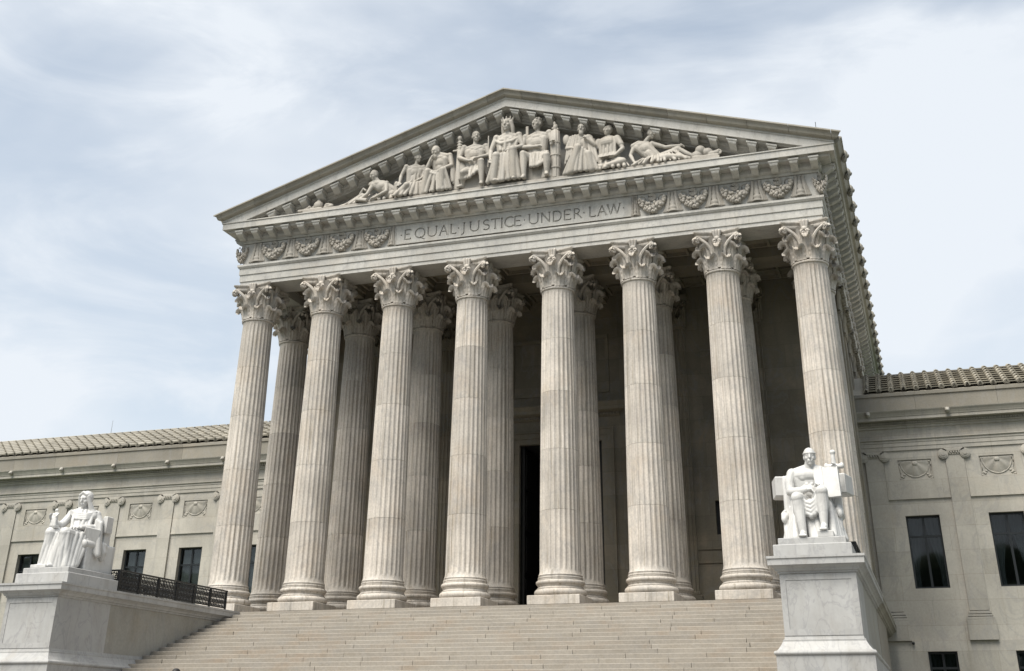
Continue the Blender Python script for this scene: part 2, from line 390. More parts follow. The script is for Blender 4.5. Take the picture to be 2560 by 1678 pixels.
def capital():
    q = MB(); z0 = ZA+.10
    q.lathe([(RT-.02, z0-.02), (RT-.03, z0+.3), (RT-.01, z0+.7), (RT+.03, z0+1.0), (RT+.12, z0+1.2), (RT+.15, z0+1.24)], 32)
    for i in range(8): leaf(q, R(22.5+45*i), z0, .44, .225, RT-.015, .17, .10)
    for i in range(8): leaf(q, R(45*i), z0+.05, .82, .225, RT-.02, .25, .125)
    # stalks with spiral volutes to the corners and inner helices to the middle of each face
    for i in range(4):
        for sg in (-1, 1):
            ad = R(45+90*i); a0 = ad+sg*R(24); pts = []; rad = []
            b0 = Vector((math.cos(a0), math.sin(a0), 0)); bd = Vector((math.cos(ad), math.sin(ad), 0)); bt = Vector((-math.sin(ad), math.cos(ad), 0))*sg
            for k in range(9):
                t = k/8; p = b0.lerp(bd, t**1.6).normalized()*(RT+.05+.40*t**1.7)+Vector((0, 0, z0+.42+.78*t**.75)); p += bt*.05*(1)
                pts.append(p); rad.append(.07-.012*t)
            c = pts[-1]+Vector((0, 0, -.115))+bd*.02
            for k in range(1, 15):
                a = R(90)-k*R(38); rr = .115*(1-k/17)
                pts.append(c+bd*math.cos(a)*rr+Vector((0, 0, math.sin(a)*rr))+bt*.012*k*.4); rad.append(.056-.0016*k)
            q.tube(pts, rad, 7); q.ell(c+bt*.03, (.04, .04, .04), seg=8, rg=5)
            am = R(90*i if sg < 0 else 90*(i+1)); bm_ = Vector((math.cos(am), math.sin(am), 0)); ms = -bt
            ms = Vector((-math.sin(am), math.cos(am), 0))*(1 if sg < 0 else -1)
            pts = []; rad = []
            for k in range(7):
                t = k/6; d = b0.lerp(bm_, t*.62).normalized(); pts.append(d*(RT+.05+.13*t)+Vector((0, 0, z0+.52+.56*t**.8))); rad.append(.055-.008*t)
            c = pts[-1]+Vector((0, 0, -.075)); tdir = -ms
            for k in range(1, 11):
                a = R(90)-k*R(40); rr = .075*(1-k/13); pts.append(c+tdir*math.cos(a)*rr+Vector((0, 0, math.sin(a)*rr))+bm_*.01*k*.3); rad.append(.04)
            q.tube(pts, rad, 6)
    # abacus with hollow sides and cut corners
    def aba(hw, z):
        pts = []; cc = hw*.93
        for i in range(4):
            a = R(90*i); n_ = Vector((math.cos(a), math.sin(a), 0)); t_ = Vector((-math.sin(a), math.cos(a), 0))
            for k in range(9):
                u = -1+2*k/8; dep = hw-.17*(1-u*u); pts.append(tuple(n_*dep+t_*u*cc)[:2]+(z,))
        return pts
    zt = ZC
    q.loft([aba(.70, zt-.30), aba(.775, zt-.235), aba(.80, zt-.20), aba(.80, zt-.14), aba(.77, zt-.125), aba(.84, zt-.06), aba(.853, zt-.05), aba(.853, zt)])
    # fleuron at the middle of each side
    for i in range(4):
        a = R(90*i); n_ = Vector((math.cos(a), math.sin(a), 0)); t_ = Vector((-math.sin(a), math.cos(a), 0)); up = Vector((0, 0, 1))
        rot = Matrix((tuple(n_), tuple(t_), (0, 0, 1))).transposed()
        c = n_*.69+up*(zt-.19)
        for dx in (-.085, 0, .085):
            q.capsule(c+t_*dx*.7-up*.14, c+t_*dx*1.3+up*.17+n_*.05, .045, .062, 8)
        q.ell(c+n_*.05-up*.10, (.07, .11, .09), rot, 10, 6); q.ell(c+n_*.02-up*.28, (.06, .10, .10), rot, 10, 6)
        for k in range(-1, 2): q.ell(c+n_*.07+t_*k*.06-up*.34, (.045, .04, .06), rot, 8, 5)
    return q.mesh('capital', 'column', 50)
cap_me = capital()
def column(x, y, rot=0):
    h = holder('column', (x, y, 0), court)
    link('plinth', plinth_me, h, (x, y, 0)); link('base_moulding', base_me, h, (x, y, 0))
    for i, d in enumerate(drum_me): link('drum', d, h, (x, y, 0), rz=R(15)*rs.randint(0, 23))
    link('astragal', ring_me, h, (x, y, 0)); link('capital', cap_me, h, (x, y, 0), rz=R(90)*rs.randint(0, 3))
    return h
for x in CX: column(x, 0)
for x in CX: column(x, ROW2)
# flat pilasters answering the columns on the porch wall and along the flanks
def pil_shaft(z0, z1, hw, dep, flutes):
    q = MB(); n = 7 if flutes else 0; pts = [(-hw, 0), (-hw, -dep)]
    for i in range(n):
        c = -hw+2*hw*(i+.5)/n; f = hw/n*.72
        pts += [(c-f, -dep), (c-f*.6, -dep+.035), (c, -dep+.05), (c+f*.6, -dep+.035), (c+f, -dep)]
    pts += [(hw, -dep), (hw, 0)]
    return q.loft([[(x, y, z) for x, y in pts] for z in (z0, z1)])
pil_me = pil_shaft(ZB, ZA+.1, .56, .22, True).mesh('pilaster_shaft', 'inner')
pbase = MB()
for o, a, b in ((.16, 0, .29), (.14, .29, .5), (.07, .5, .62), (.11, .62, .82), (.03, .82, .95)): pbase.bbox(-.56-o, .56+o, -.22-o, 0, a, b, .02)
pbase_me = pbase.mesh('pilaster_base', 'inner')
pcap = MB(); z0 = ZA+.1
pcap.loft([[(-.56-o, .0, z), (-.56-o, -.22-o, z), (.56+o, -.22-o, z), (.56+o, .0, z)] for o, z in ((.03, z0), (.03, z0+.08), (0, z0+.09), (.0, z0+.8), (.12, z0+1.15), (.22, z0+1.2), (.22, ZC-.02))])
def pleaf(cx_, zz, h, wd, dp, side=None):
    sub = MB(); leaf(sub, 0, zz, h, wd, 0, .14, .07)
    for i, (a, b, c) in enumerate(sub.v): sub.v[i] = (cx_+b, -dp-a+.02, c)
    pcap.add(sub.v, sub.f)
for i in range(3): pleaf(-.37+.37*i, z0+.08, .40, .17, .22)
for i in range(4): pleaf(-.56+.373*i, z0+.1, .78, .15, .22)
for s in (-1, 1):
    pts = [(s*(.2+.45*t), -.26-.18*t, z0+.5+.62*t**.7) for t in (0, .25, .5, .75, 1)]
    c = Vector(pts[-1])+Vector((0, 0, -.11))
    for k in range(1, 13): a = R(90)-k*R(38); pts.append(c+Vector((s*math.cos(a)*.11*(1-k/15), -.01*k*.2, math.sin(a)*.11*(1-k/15))))
    pcap.tube(pts, .042, 7)
pcap.bbox(-.1, .1, -.50, -.3, ZC-.3, ZC-.02, .03)
pcap_me = pcap.mesh('pilaster_capital', 'inner', 50)
def pilaster(x, y, rz):
    h = holder('pilaster', (x, y, 0), court)
    for n, m in (('pilaster_base', pbase_me), ('pilaster_shaft', pil_me), ('pilaster_capital', pcap_me)): link(n, m, h, (x, y, 0), rz)
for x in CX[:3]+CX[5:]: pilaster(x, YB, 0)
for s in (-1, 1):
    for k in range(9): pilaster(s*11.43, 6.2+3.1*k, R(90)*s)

# --- podium and porch floor
MB().box(-11.87, 11.87, -.95, YB+.1, GZ-.1, -.004).build('podium', 'step', court)

# --- body of the main block behind the porch
DW, DZ = 1.75, 6.80
mb = MB(); sw = [(s*6.75-.59, s*6.75+.59, 2.98, 4.22) for s in (-1, 1)]
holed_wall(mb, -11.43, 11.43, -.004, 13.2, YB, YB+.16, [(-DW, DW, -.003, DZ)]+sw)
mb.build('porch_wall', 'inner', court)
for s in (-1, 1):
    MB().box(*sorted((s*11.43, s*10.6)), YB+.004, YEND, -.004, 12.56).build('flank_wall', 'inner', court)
for s in (-1, 1):
    mb = MB()
    for o, z0, z1 in ((.06, 0, 1.95), (.10, 1.95, 2.05), (.03, 2.05, 2.44), (.07, 2.44, 2.52)):
        mb.box(*sorted((s*2.75, s*11.2)), YB-o, YB+.002, z0, z1)
    mb.build('dado', 'inner', court)
# big doorway: dark lobby, frame, cornice hood and tall panel over it
mb = MB(); a = YB+.16
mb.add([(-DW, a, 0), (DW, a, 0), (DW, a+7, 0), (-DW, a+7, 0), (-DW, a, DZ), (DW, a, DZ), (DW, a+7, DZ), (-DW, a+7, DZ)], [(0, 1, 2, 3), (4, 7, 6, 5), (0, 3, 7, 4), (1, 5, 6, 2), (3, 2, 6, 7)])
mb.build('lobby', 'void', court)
for s in (-1, 1):
    dl = MB()
    dl.box(*sorted((s*(DW-.02), s*(DW-.16))), YB+.2, YB+1.85, .02, DZ-.02); dob = dl.build('door_leaf', 'bronze', court)
    pn = MB()
    for k in range(4): pn.box(*sorted((s*(DW-.16), s*(DW-.21))), YB+.35, YB+1.7, .3+1.6*k, 1.65+1.6*k)
    pn.build('door_panel', 'bronze', dob)
mb = MB()
for o0, o1, d in ((0, .22, .05), (.22, .44, .09), (.44, .52, .14)):
    for s in (-1, 1): mb.box(*sorted((s*(DW+o0), s*(DW+o1))), YB-d, YB+.003, 0, DZ+o1)
    mb.box(-DW-o0, DW+o0, YB-d, YB+.003, DZ+o0, DZ+o1)
df = mb.build('door_frame', 'inner', court)
mb = MB()
mb.loft([[(-2.55-o, YB-o-.02, z) for o, z in pr_] and [(sx*(2.5+o), YB-o-.02, z) for o, z in ((.0, 7.75), (.08, 7.8), (.08, 7.9), (.3, 7.98), (.3, 8.1), (.42, 8.25), (.42, 8.3), (-.05, 8.34), (-.05, 7.75))] for pr_ in [[(0, 0)]] for sx in (-1, 1)])
mb.build('door_hood', 'inner', court)
dn = MB()
for k in range(38): x = -2.5+k*.1355; dn.box(x-.035, x+.035, YB-.16, YB-.05, 7.80, 7.89)
dno = dn.build('dentil_course', 'inner', court); dno['kind'] = 'stuff'
mb = MB()
for s in (-1, 1): mb.box(*sorted((s*2.0, s*2.13)), YB-.07, YB+.003, 8.75, 11.2)
mb.box(-1.999, 1.999, YB-.07, YB+.003, 8.75, 8.88); mb.box(-1.999, 1.999, YB-.07, YB+.003, 11.07, 11.2)
mb.build('wall_panel_frame', 'inner', court)
for s in (-1, 1):
    x0, x1, z0, z1 = sw[0 if s < 0 else 1]
    wn = MB().box(x0, x1, YB+.15, YB+.2, z0, z1).build('window', 'void', court)
# ceiling with beams
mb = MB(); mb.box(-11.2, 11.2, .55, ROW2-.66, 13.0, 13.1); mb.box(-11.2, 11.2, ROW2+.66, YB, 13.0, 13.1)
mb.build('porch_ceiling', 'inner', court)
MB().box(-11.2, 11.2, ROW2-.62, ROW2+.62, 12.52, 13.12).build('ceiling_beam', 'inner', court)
for x in CX[1:-1]:
    for a, b in ((.66, ROW2-.64), (ROW2+.64, YB-.02)):
        MB().loft([[(x+sx*q_, y, z) for sx, q_, z in ((-1, .5, 13.01), (-1, .5, 12.75), (-1, .42, 12.74), (-1, .42, 12.56), (1, .42, 12.56), (1, .42, 12.74), (1, .5, 12.75), (1, .5, 13.01))] for y in (a, b)]).build('ceiling_beam', 'inner', court)
for i in range(7):                                   # coffers between the beams
    for a, b in ((.75, ROW2-.75), (ROW2+.75, YB-.1)):
        x0, x1 = CX[i]+.62, CX[i+1]-.62; q = MB()
        for x in (x0, x1-.1, (x0+x1)/2-.05): q.box(x, x+.1, a, b, 12.86, 13.02)
        for y in (a, (a+b)/2-.05, b-.1): q.box(x0+.001, x1-.001, y, y+.1, 12.865, 13.015)
        q.build('coffer_grid', 'inner', court)

# --- entablature
arch = [(-.62, 12.515), (.655, 12.515), (.655, 12.655), (.69, 12.67), (.69, 12.945), (.725, 12.96), (.725, 13.215), (.76, 13.235), (.795, 13.29), (.805, 13.30), (.805, 13.38), (.64, 13.40), (.64, 13.45), (-.62, 13.45)]
MB().loft(sweep_front(arch, HX, YEND)).build('architrave', 'entab', court)
fr = [(-.5, 13.452), (.47, 13.452), (.47, 14.33), (.70, 14.345), (.73, 14.40), (.73, 14.44), (.79, 14.47), (.84, 14.53), (.84, 14.70), (-.5, 14.70)]
MB().loft(sweep_front(fr, HX, YEND)).build('frieze', 'entab', court)
co = [(-.5, 14.702), (1.18, 14.702), (1.20, 14.80), (1.37, 14.80), (1.372, 14.80), (1.375, 15.045), (1.41, 15.06), (1.41, 15.10), (.3, 15.18), (-.5, 15.18)]
cornice = MB().loft(sweep_front(co, HX, YEND)).build('cornice', 'entab', court)
for s in (-1, 1):       # carved frieze courses beside the inscription and along the flanks
    MB().box(*sorted((s*4.805, s*(HX+.645))), -.645, -.46, 13.453, 14.329).build('frieze_course', 'entab', court)
    MB().box(*sorted((s*(HX+.46), s*(HX+.645))), -.459, YEND, 13.453, 14.329).build('frieze_course', 'entab', court)
def modillion_mesh(shear=0, name='modillion'):
    q = MB(); hw = .15
    side = [(.82, 0), (1.27, 0), (1.27, -.09), (1.245, -.14), (1.20, -.165), (1.12, -.20), (1.02, -.25), (.94, -.29), (.82, -.30)]
    for dx0, t in ((-hw, 1), (hw, -1)): pass
    q.loft([[(x*(1 if z > -.1 else .86), -o, z+shear*x) for o, z in side] for x in (-hw, hw)])
    cap_ = [(.82, .03), (1.31, .03), (1.31, -.02), (1.29, -.05), (.82, -.05)]
    q.loft([[(x, -o, z+shear*x) for o, z in cap_] for x in (-hw-.04, hw+.04)])
    return q.mesh(name, 'entab')
MOD = .7075; mod_me = modillion_mesh()
for k in range(17):
    for s in (-1, 1): link('modillion', mod_me, cornice, (s*(MOD/2+MOD*k), 0, 14.705))
for k in range(44):
    for s in (-1, 1):
        if s < 0 and k > 3: continue
        link('modillion', mod_me, cornice, (s*HX, -.24+MOD*k, 14.705), rz=R(90)*s)

# inscription slab with cut letters
def letter_strokes():
    H = .41; W_ = {}
    def arcp(cx, cz, rx, rz, a0, a1, n=12): return [(cx+rx*math.cos(R(a0+(a1-a0)*k/n)), cz+rz*math.sin(R(a0+(a1-a0)*k/n))) for k in range(n+1)]
    TK, TN = .024, .018
    G = {
     'E': [([(0, 0), (0, 1)], TK), ([(0, 1), (.56, 1)], TN), ([(0, .52), (.48, .52)], TN), ([(0, 0), (.58, 0)], TN), ([(.56, 1), (.56, .9)], TN), ([(.58, 0), (.60, .1)], TN)],
     'Q': [(arcp(.5, .5, .5, .5, 0, 360, 24), TK), ([(.55, .1), (.75, -.1), (.98, -.18)], TN)],
     'U': [([(0, 1), (0, .36)], TK), (arcp(.42, .36, .42, .36, 180, 360, 14), TN), ([(.84, .36), (.84, 1)], TN), ([(-.1, 1), (.1, 1)], TN*.8), ([(.74, 1), (.94, 1)], TN*.8)],
     'A': [([(0, 0), (.4, 1)], TN), ([(.4, 1), (.8, 0)], TK), ([(.15, .36), (.65, .36)], TN*.9), ([(-.08, 0), (.1, 0)], TN*.8), ([(.7, 0), (.9, 0)], TN*.8)],
     'L': [([(0, 0), (0, 1)], TK), ([(0, 0), (.48, 0)], TN), ([(.48, 0), (.5, .12)], TN), ([(-.1, 1), (.1, 1)], TN*.8)],
     'J': [([(.2, 1), (.2, .1)], TK), ([(.2, .1), (.12, -.12), (-.05, -.2)], TN), ([(.1, 1), (.3, 1)], TN*.8)],
     'S': [(arcp(.31, .75, .28, .25, 40, 270, 12)+arcp(.31, .25, .31, .25, 90, -140, 12), TN*1.25)],
     'T': [([(.38, 0), (.38, 1)], TK), ([(0, 1), (.76, 1)], TN), ([(0, 1), (-.02, .9)], TN), ([(.76, 1), (.78, .9)], TN), ([(.28, 0), (.48, 0)], TN*.8)],
     'I': [([(0, 0), (0, 1)], TK), ([(-.1, 0), (.1, 0)], TN*.8), ([(-.1, 1), (.1, 1)], TN*.8)],
     'C': [(arcp(.5, .5, .5, .5, 48, 312, 20), TK)],
     'N': [([(0, 0), (0, 1)], TN), ([(0, 1), (.75, 0)], TK), ([(.75, 0), (.75, 1)], TN), ([(-.1, 1), (.08, 1)], TN*.8), ([(.65, 1), (.85, 1)], TN*.8)],
     'D': [([(0, 0), (0, 1)], TK), ([(0, 1), (.3, 1)]+arcp(.3, .5, .45, .5, 90, -90, 14)+[(0, 0)], TN*1.2)],
     'R': [([(0, 0), (0, 1)], TK), ([(0, 1), (.22, 1)]+arcp(.22, .76, .25, .24, 90, -90, 10)+[(0, .52)], TN), ([(.22, .52), (.68, 0)], TK)],
     'W': [([(0, 1), (.3, 0)], TK), ([(.3, 0), (.6, 1)], TN), ([(.6, 1), (.9, 0)], TK), ([(.9, 0), (1.2, 1)], TN), ([(-.1, 1), (.1, 1)], TN*.8), ([(1.1, 1), (1.3, 1)], TN*.8)],
     '.': [([(-.03, .5), (.03, .5)], .022)]}
    text = [('.', -4.58), ('E', -4.29), ('Q', -3.77), ('U', -3.25), ('A', -2.76), ('L', -2.36), ('.', -2.13), ('J', -1.93), ('U', -1.46), ('S', -.97), ('T', -.60), ('I', -.33), ('C', -.03), ('E', .33), ('.', .60), ('U', .97), ('N', 1.45), ('D', 1.92), ('E', 2.33), ('R', 2.74), ('.', 2.98), ('L', 3.30), ('A', 3.69), ('W', 4.15), ('.', 4.53)]
    res = []
    for ch, xc in text:
        st = G[ch]; xs = [p[0] for pl, _ in st for p in pl]; mid = (min(xs)+max(xs))/2
        for pl, wd in st: res.append(([(xc+(x-mid)*H, 13.685+z*H) for x, z in pl], wd))
    return res
SY = -.66
slab = MB(); slab.box(-4.80, 4.80, SY, SY+.182, 13.50, 14.325)
slab_me = slab.mesh('inscription_slab', 'entab')
cut = MB(); jr = random.Random(1)
for pl, wd in letter_strokes():
    for (xa, za), (xb, zb) in zip(pl, pl[1:]):
        d = Vector((xb-xa, 0, zb-za)); L = d.length
        if L < 1e-5: continue
        d /= L; n_ = Vector((-d.z, 0, d.x)); wd_ = wd*1.45*(1+jr.uniform(-.01, .01))
        a = Vector((xa, 0, za))-d*wd*.5; b = Vector((xb, 0, zb))+d*wd*.5; f = SY-.01-jr.uniform(0, .004); bk = SY+.06+jr.uniform(-.002, .002)
        k0, k1 = Vector((0, f, 0)), Vector((0, bk, 0))
        cut.loft([[p+n_*wd_+k0, p-n_*wd_+k0, p-n_*wd_*.35+k1, p+n_*wd_*.35+k1] for p in (a, b)])
slab_o = link('inscription_slab', slab_me); cut_o = cut.build('cutter', None)
bo = slab_o.modifiers.new('cut', 'BOOLEAN'); bo.object = cut_o; bo.operation = 'DIFFERENCE'; bo.solver = 'EXACT'; bo.use_self = True
dg = bpy.context.evaluated_depsgraph_get(); me2 = bpy.data.meshes.new_from_object(slab_o.evaluated_get(dg))
print('slab polys', len(me2.polygons))
bpy.data.objects.remove(slab_o); bpy.data.objects.remove(cut_o)
me2.name = 'inscription_slab'; link('inscription_slab', me2, court)
mb = MB()
for z in (13.50, 14.285): mb.box(-4.84, 4.84, SY-.018, SY+.002, z, z+.035)
for s in (-1, 1): mb.box(*sorted((s*4.80, s*4.84)), SY-.017, SY+.002, 13.535, 14.285)
mb.build('slab_border', 'entab', court)

# frieze carving: fruit garlands hung between draped stands
def garland():
    q = MB(); rr = random.Random(5)
    for k in range(190):
        t = rr.uniform(-1, 1); cz = .17+.38*t*t; r = .062*rr.uniform(.7, 1.25); th = .19*(1-.5*t*t)
        q.ell((t*.50, -.02-rr.uniform(0, .19)*(1-.4*t*t), cz+rr.uniform(-th, th)), (r, r, r*rr.uniform(.8, 1.2)), seg=8, rg=5)
    q.tube([(t*.52, .01, .13+.42*t*t) for t in [-1+.2*i for i in range(11)]], [.04+.10*(1-abs(-1+.2*i)**2) for i in range(11)], 10)
    for r_ in (.135, .075): q.tube([(r_*math.cos(a), -.03, .64+r_*math.sin(a)) for a in [R(30*i) for i in range(13)]], .036, 6)
    q.ell((0, -.01, .62), (.05, .05, .05), seg=8, rg=5)
    for s in (-1, 1):
        q.tube([(s*(.46-.30*t)+s*.04*math.sin(t*9), -.01, .60+.12*math.sin(t*5)) for t in [i/10 for i in range(11)]], .022, 6)
        q.tube([(s*(.48+.02*math.sin(t*8)), -.01, .58-.34*t) for t in [i/8 for i in range(9)]], .025, 6)
    return q.mesh('garland', 'relief', 50)
def stand():
    q = MB()
    prof = [(.20, .0), (.20, .06), (.14, .10), (.17, .17), (.16, .22), (.11, .27), (.13, .36), (.12, .42), (.085, .50), (.10, .56), (.10, .60), (.065, .66), (.075, .74), (.05, .80), (.0, .82)]
    q.loft([[(r*math.cos(a), -.8*r*math.sin(a)+.005, z) for a in [R(i*15) for i in range(13)]] for r, z in prof], closed=False)
    for s in (-1, 1):
        for j, o in enumerate((0, .05, .095)):
            q.tube([(s*(.10+o*.3+(.10+o)*t**1.3), -.02-.03*math.sin(t*3+j), .80-.78*t) for t in [i/8 for i in range(9)]], [.036+.026*i/8 for i in range(9)], 6)
        q.capsule((s*.2, -.02, .02), (s*.36, -.02, .025), .035, .02, 6); q.ell((s*.13, -.03, .78), (.07, .05, .06), seg=8, rg=5)
    return q.mesh('draped_stand', 'relief', 50)
gar_me, sta_me = garland(), stand()
for s in (-1, 1):
    for k in range(4):
        link('garland', gar_me, court, (s*(5.63+1.553*k), -.645, 13.53)); link('draped_stand', sta_me, court, (s*(6.40+1.555*k), -.645, 13.49))
    link('garland', gar_me, court, (s*11.78, -.60, 13.53), scale=(.5, 1, 1)); link('draped_stand', sta_me, court, (s*4.98, -.64, 13.49), scale=(.5, 1, 1))
    for k in range(16):
        if s > 0 or k < 2:
            link('garland', gar_me, court, (s*(HX+.645), .05+1.553*k, 13.53), rz=R(90)*s); link('draped_stand', sta_me, court, (s*(HX+.645), .83+1.553*k, 13.49), rz=R(90)*s)

# --- pediment
SL = .3101
def rake(prof, mat, name, inner=False, segs=None, ends=None):
    """profile (o, z at apex) run down both slopes; o measured out from the column axis plane"""
    res = []
    for s in (-1, 1):
        xs = segs or [0, None]
        for a, b in zip(xs, xs[1:]):
            q = MB()
            def ring(x, e): return [((s*(HX+o) if x is None else s*x), -o, z-SL*((HX+o) if x is None else x)) for o, z in prof]
            g = .006 if segs else 0
            q.loft([ring(a+(g if a else 0), 0), ring(None if b is None else b-g, 1)])
            res.append(q.build(name, mat, court))
    return res
rk = [(.1, 18.62), (1.16, 18.62), (1.18, 18.655), (1.365, 18.655), (1.367, 18.96), (1.40, 18.975), (1.40, 19.03), (.1, 19.03)]
rakes = rake(rk, 'entab', 'raking_cornice')
sim = [(.2, 19.034), (1.40, 19.034), (1.42, 19.06), (1.50, 19.075), (1.55, 19.11), (1.575, 19.17), (1.60, 19.235), (1.655, 19.275), (1.69, 19.28), (1.69, 19.335), (.2, 19.345)]
sim_segs = [0, .72]+[.72+1.46*k for k in range(1, 9)]+[None]
for i, a in enumerate(sim_segs[1:-1]): pass
rake(sim, 'sima', 'sima_stone', segs=sim_segs)
bed = [(.16, 18.30), (.62, 18.30), (.64, 18.36), (.70, 18.39), (.74, 18.46), (.80, 18.48), (.84, 18.53), (.84, 18.64), (.16, 18.64)]
rake(bed, 'entab', 'bed_moulding')
for s in (-1, 1):
    me = modillion_mesh(-SL*s, 'raking_modillion')
    for k in range(15):
        x = MOD/2+MOD*k; link('raking_modillion', me, rakes[0 if s < 0 else 1], (s*x, 0, 18.565-SL*x))
# tympanum wall and the floor the sculpture stands on
MB().loft([[(-12.0, y, 15.10), (12.0, y, 15.10), (11.6, y, 19.02-SL*11.6), (0, y, 19.02), (-11.6, y, 19.02-SL*11.6)] for y in (-.22, -.02)]).build('tympanum', 'entab', court)
# side gutters, roof planes, ridge
for s in (-1, 1):
    pr = [(1.30, 15.104), (1.40, 15.104), (1.43, 15.13), (1.52, 15.16), (1.58, 15.25), (1.65, 15.34), (1.69, 15.35), (1.69, 15.38), (1.0, 15.60), (1.0, 15.3)]
    MB().loft(sidex(pr, -1.2, YEND, HX, s)).build('gutter_stone', 'sima', court)
    q = MB(); q.loft([[(s*x, y, z) for x, z in ((0, 19.32), (12.6, 15.41), (12.6, 15.30), (0, 19.0))] for y in (-.9, YEND)]).build('main_roof', 'tile', court)
fx = MB()
fx.loft([[(0.0+r*math.cos(a)*.9, r*math.sin(a), z) for a in [R(30*i) for i in range(12)]] for r, z in ((.09, -.22), (.13, -.10), (.17, .02), (.16, .14), (.10, .22), (.03, .25))])
fx.ell((.10, 0, .0), (.10, .10, .10), seg=8, rg=6)
for s in (-1, 1): fx.tube([(-.02, s*.12, .1), (.02, s*.2, .0), (.0, s*.16, -.12)], .05, 6)
lion_me = fx.mesh('lion_head_spout', 'sima', 50)
for s in (-1, 1):
    for k in range(26):
        if s > 0 or k < 3: link('lion_head_spout', lion_me, court, (s*12.70, .30+1.60*k, 15.30), rz=(0 if s > 0 else math.pi))
for s in (-1, 1):
    for k in range(52):
        if s < 0 and k > 4: continue
        q = MB().tube([(s*12.72, -.5+.8*k, 15.45), (s*11.0, -.5+.8*k, 15.45+SL*1.72)], .09, 8).build('roof_rib', 'tile', court)
MB().tube([(11.9, -1.3, 15.6), (11.9, -1.3, 16.05)], .012, 6).build('lightning_rod', 'black', court)

# ---------------------------------------------------------------- wings
rodx = []
wing_mats = {}
def zs(z, o): return z-o*(z+3.7)/50.3        # height of a line seen at wall plane, moved forward by o
PF = .10
wp = [(-.3, 6.63), (PF, 6.63), (PF, 6.78), (PF+.02, 6.79), (PF+.02, 6.94), (PF+.04, 6.95), (PF+.04, 7.03), (PF+.09, 7.06), (PF+.09, 7.10), (PF, 7.11), (PF, 7.50), (PF+.05, 7.53), (PF+.05, 7.60), (PF+.11, 7.63), (PF+.11, 7.66), (.19, 7.66), (.19, 7.78), (.48, 7.785), (.50, 7.80), (.50, 7.92), (.52, 7.925), (.535, 7.97), (.58, 8.06), (.63, 8.13), (.64, 8.17), (.10, 8.20), (-.3, 8.20)]
pp = [(-.3, 8.19), (.12, 8.19), (.12, 8.86), (.17, 8.87), (.17, 9.0), (-.3, 9.0)]
pil_sh = MB().bbox(-.355, .355, YW-PF, YW+.02, .5, 6.63, .01).mesh('pilaster_shaft', 'wing')
pb_ = MB()
for o, a, b in ((.16, -.54, .17), (.15, .17, .27), (.10, .29, .36), (.06, .38, .48)): pb_.bbox(-.355-o, .355+o, YW-PF-o*.6, YW+.02, a, b, .01)
pil_bs = pb_.mesh('pilaster_base', 'wing')
q = MB()
for s in (-1, 1):
    for rr_, d_ in ((.20, .05), (.15, .075), (.08, .10)):
        q.loft([[(s*.42+rr_*math.cos(a), YW-PF-y, 6.40+rr_*math.sin(a)) for a in [R(20*i) for i in range(18)]] for y in (-.02, d_)])
q.bbox(-.42, .42, YW-PF-.05, YW, 6.49, 6.60, .01)
for k in range(5): q.ell((-.2+.1*k, YW-PF-.03, 6.44), (.04, .05, .055), seg=8, rg=5)
q.bbox(-.36, .36, YW-PF-.03, YW, 6.36, 6.40, .008)
pil_cp = q.mesh('ionic_capital', 'wing', 40)
q = MB()                     # carved half-round shell hung with cloth in a sunk panel
rows = []
for k in (.05, .25, .5, .75, .93, 1.0):
    row = []
    for a in range(0, 181, 5):
        fl = .022*math.cos(R(a*8))*k*(1-k*.4)
        row.append((.56*math.cos(R(180+a))*k, .105-.075*(1-k**3)-fl, .34+.60*math.sin(R(180+a))*k))
    rows.append(row)
q.loft(rows, closed=False)
q.tube([(.57*math.cos(R(180+a)), .09, .345+.61*math.sin(R(180+a))) for a in range(0, 181, 10)], .022, 6)
q.ell((0, .05, .27), (.13, .06, .10), seg=10, rg=6)
q.bbox(-.60, .60, .07, .115, .33, .38, .008)
for s_ in (-1, 1):
    for t in range(4): q.ell((s_*(.60-.05*t), .095, -.31+.03*t+.06*(t % 2)), (.055, .03, .045), seg=8, rg=5)
    q.tube([(s_*(.60+.015*math.sin(t*7)), .095, .30-.55*t) for t in [i/6 for i in range(7)]], [.03-.012*i/6 for i in range(7)], 6)
wreath_me = q.mesh('carved_wreath', 'wing', 50)
lion_s = MB(); lion_s.ell((0, -.03, 0), (.10, .10, .11)); lion_s.ell((0, -.12, -.03), (.06, .07, .055)); lion_s.ell((.07, -.02, .08), (.03, .03, .03), seg=8, rg=5); lion_s.ell((-.07, -.02, .08), (.03, .03, .03), seg=8, rg=5)
lion_sm = lion_s.mesh('lion_head', 'wing', 60)
dent_me = {}
WH, WZ0, WZ1 = .645, 1.34, 4.07
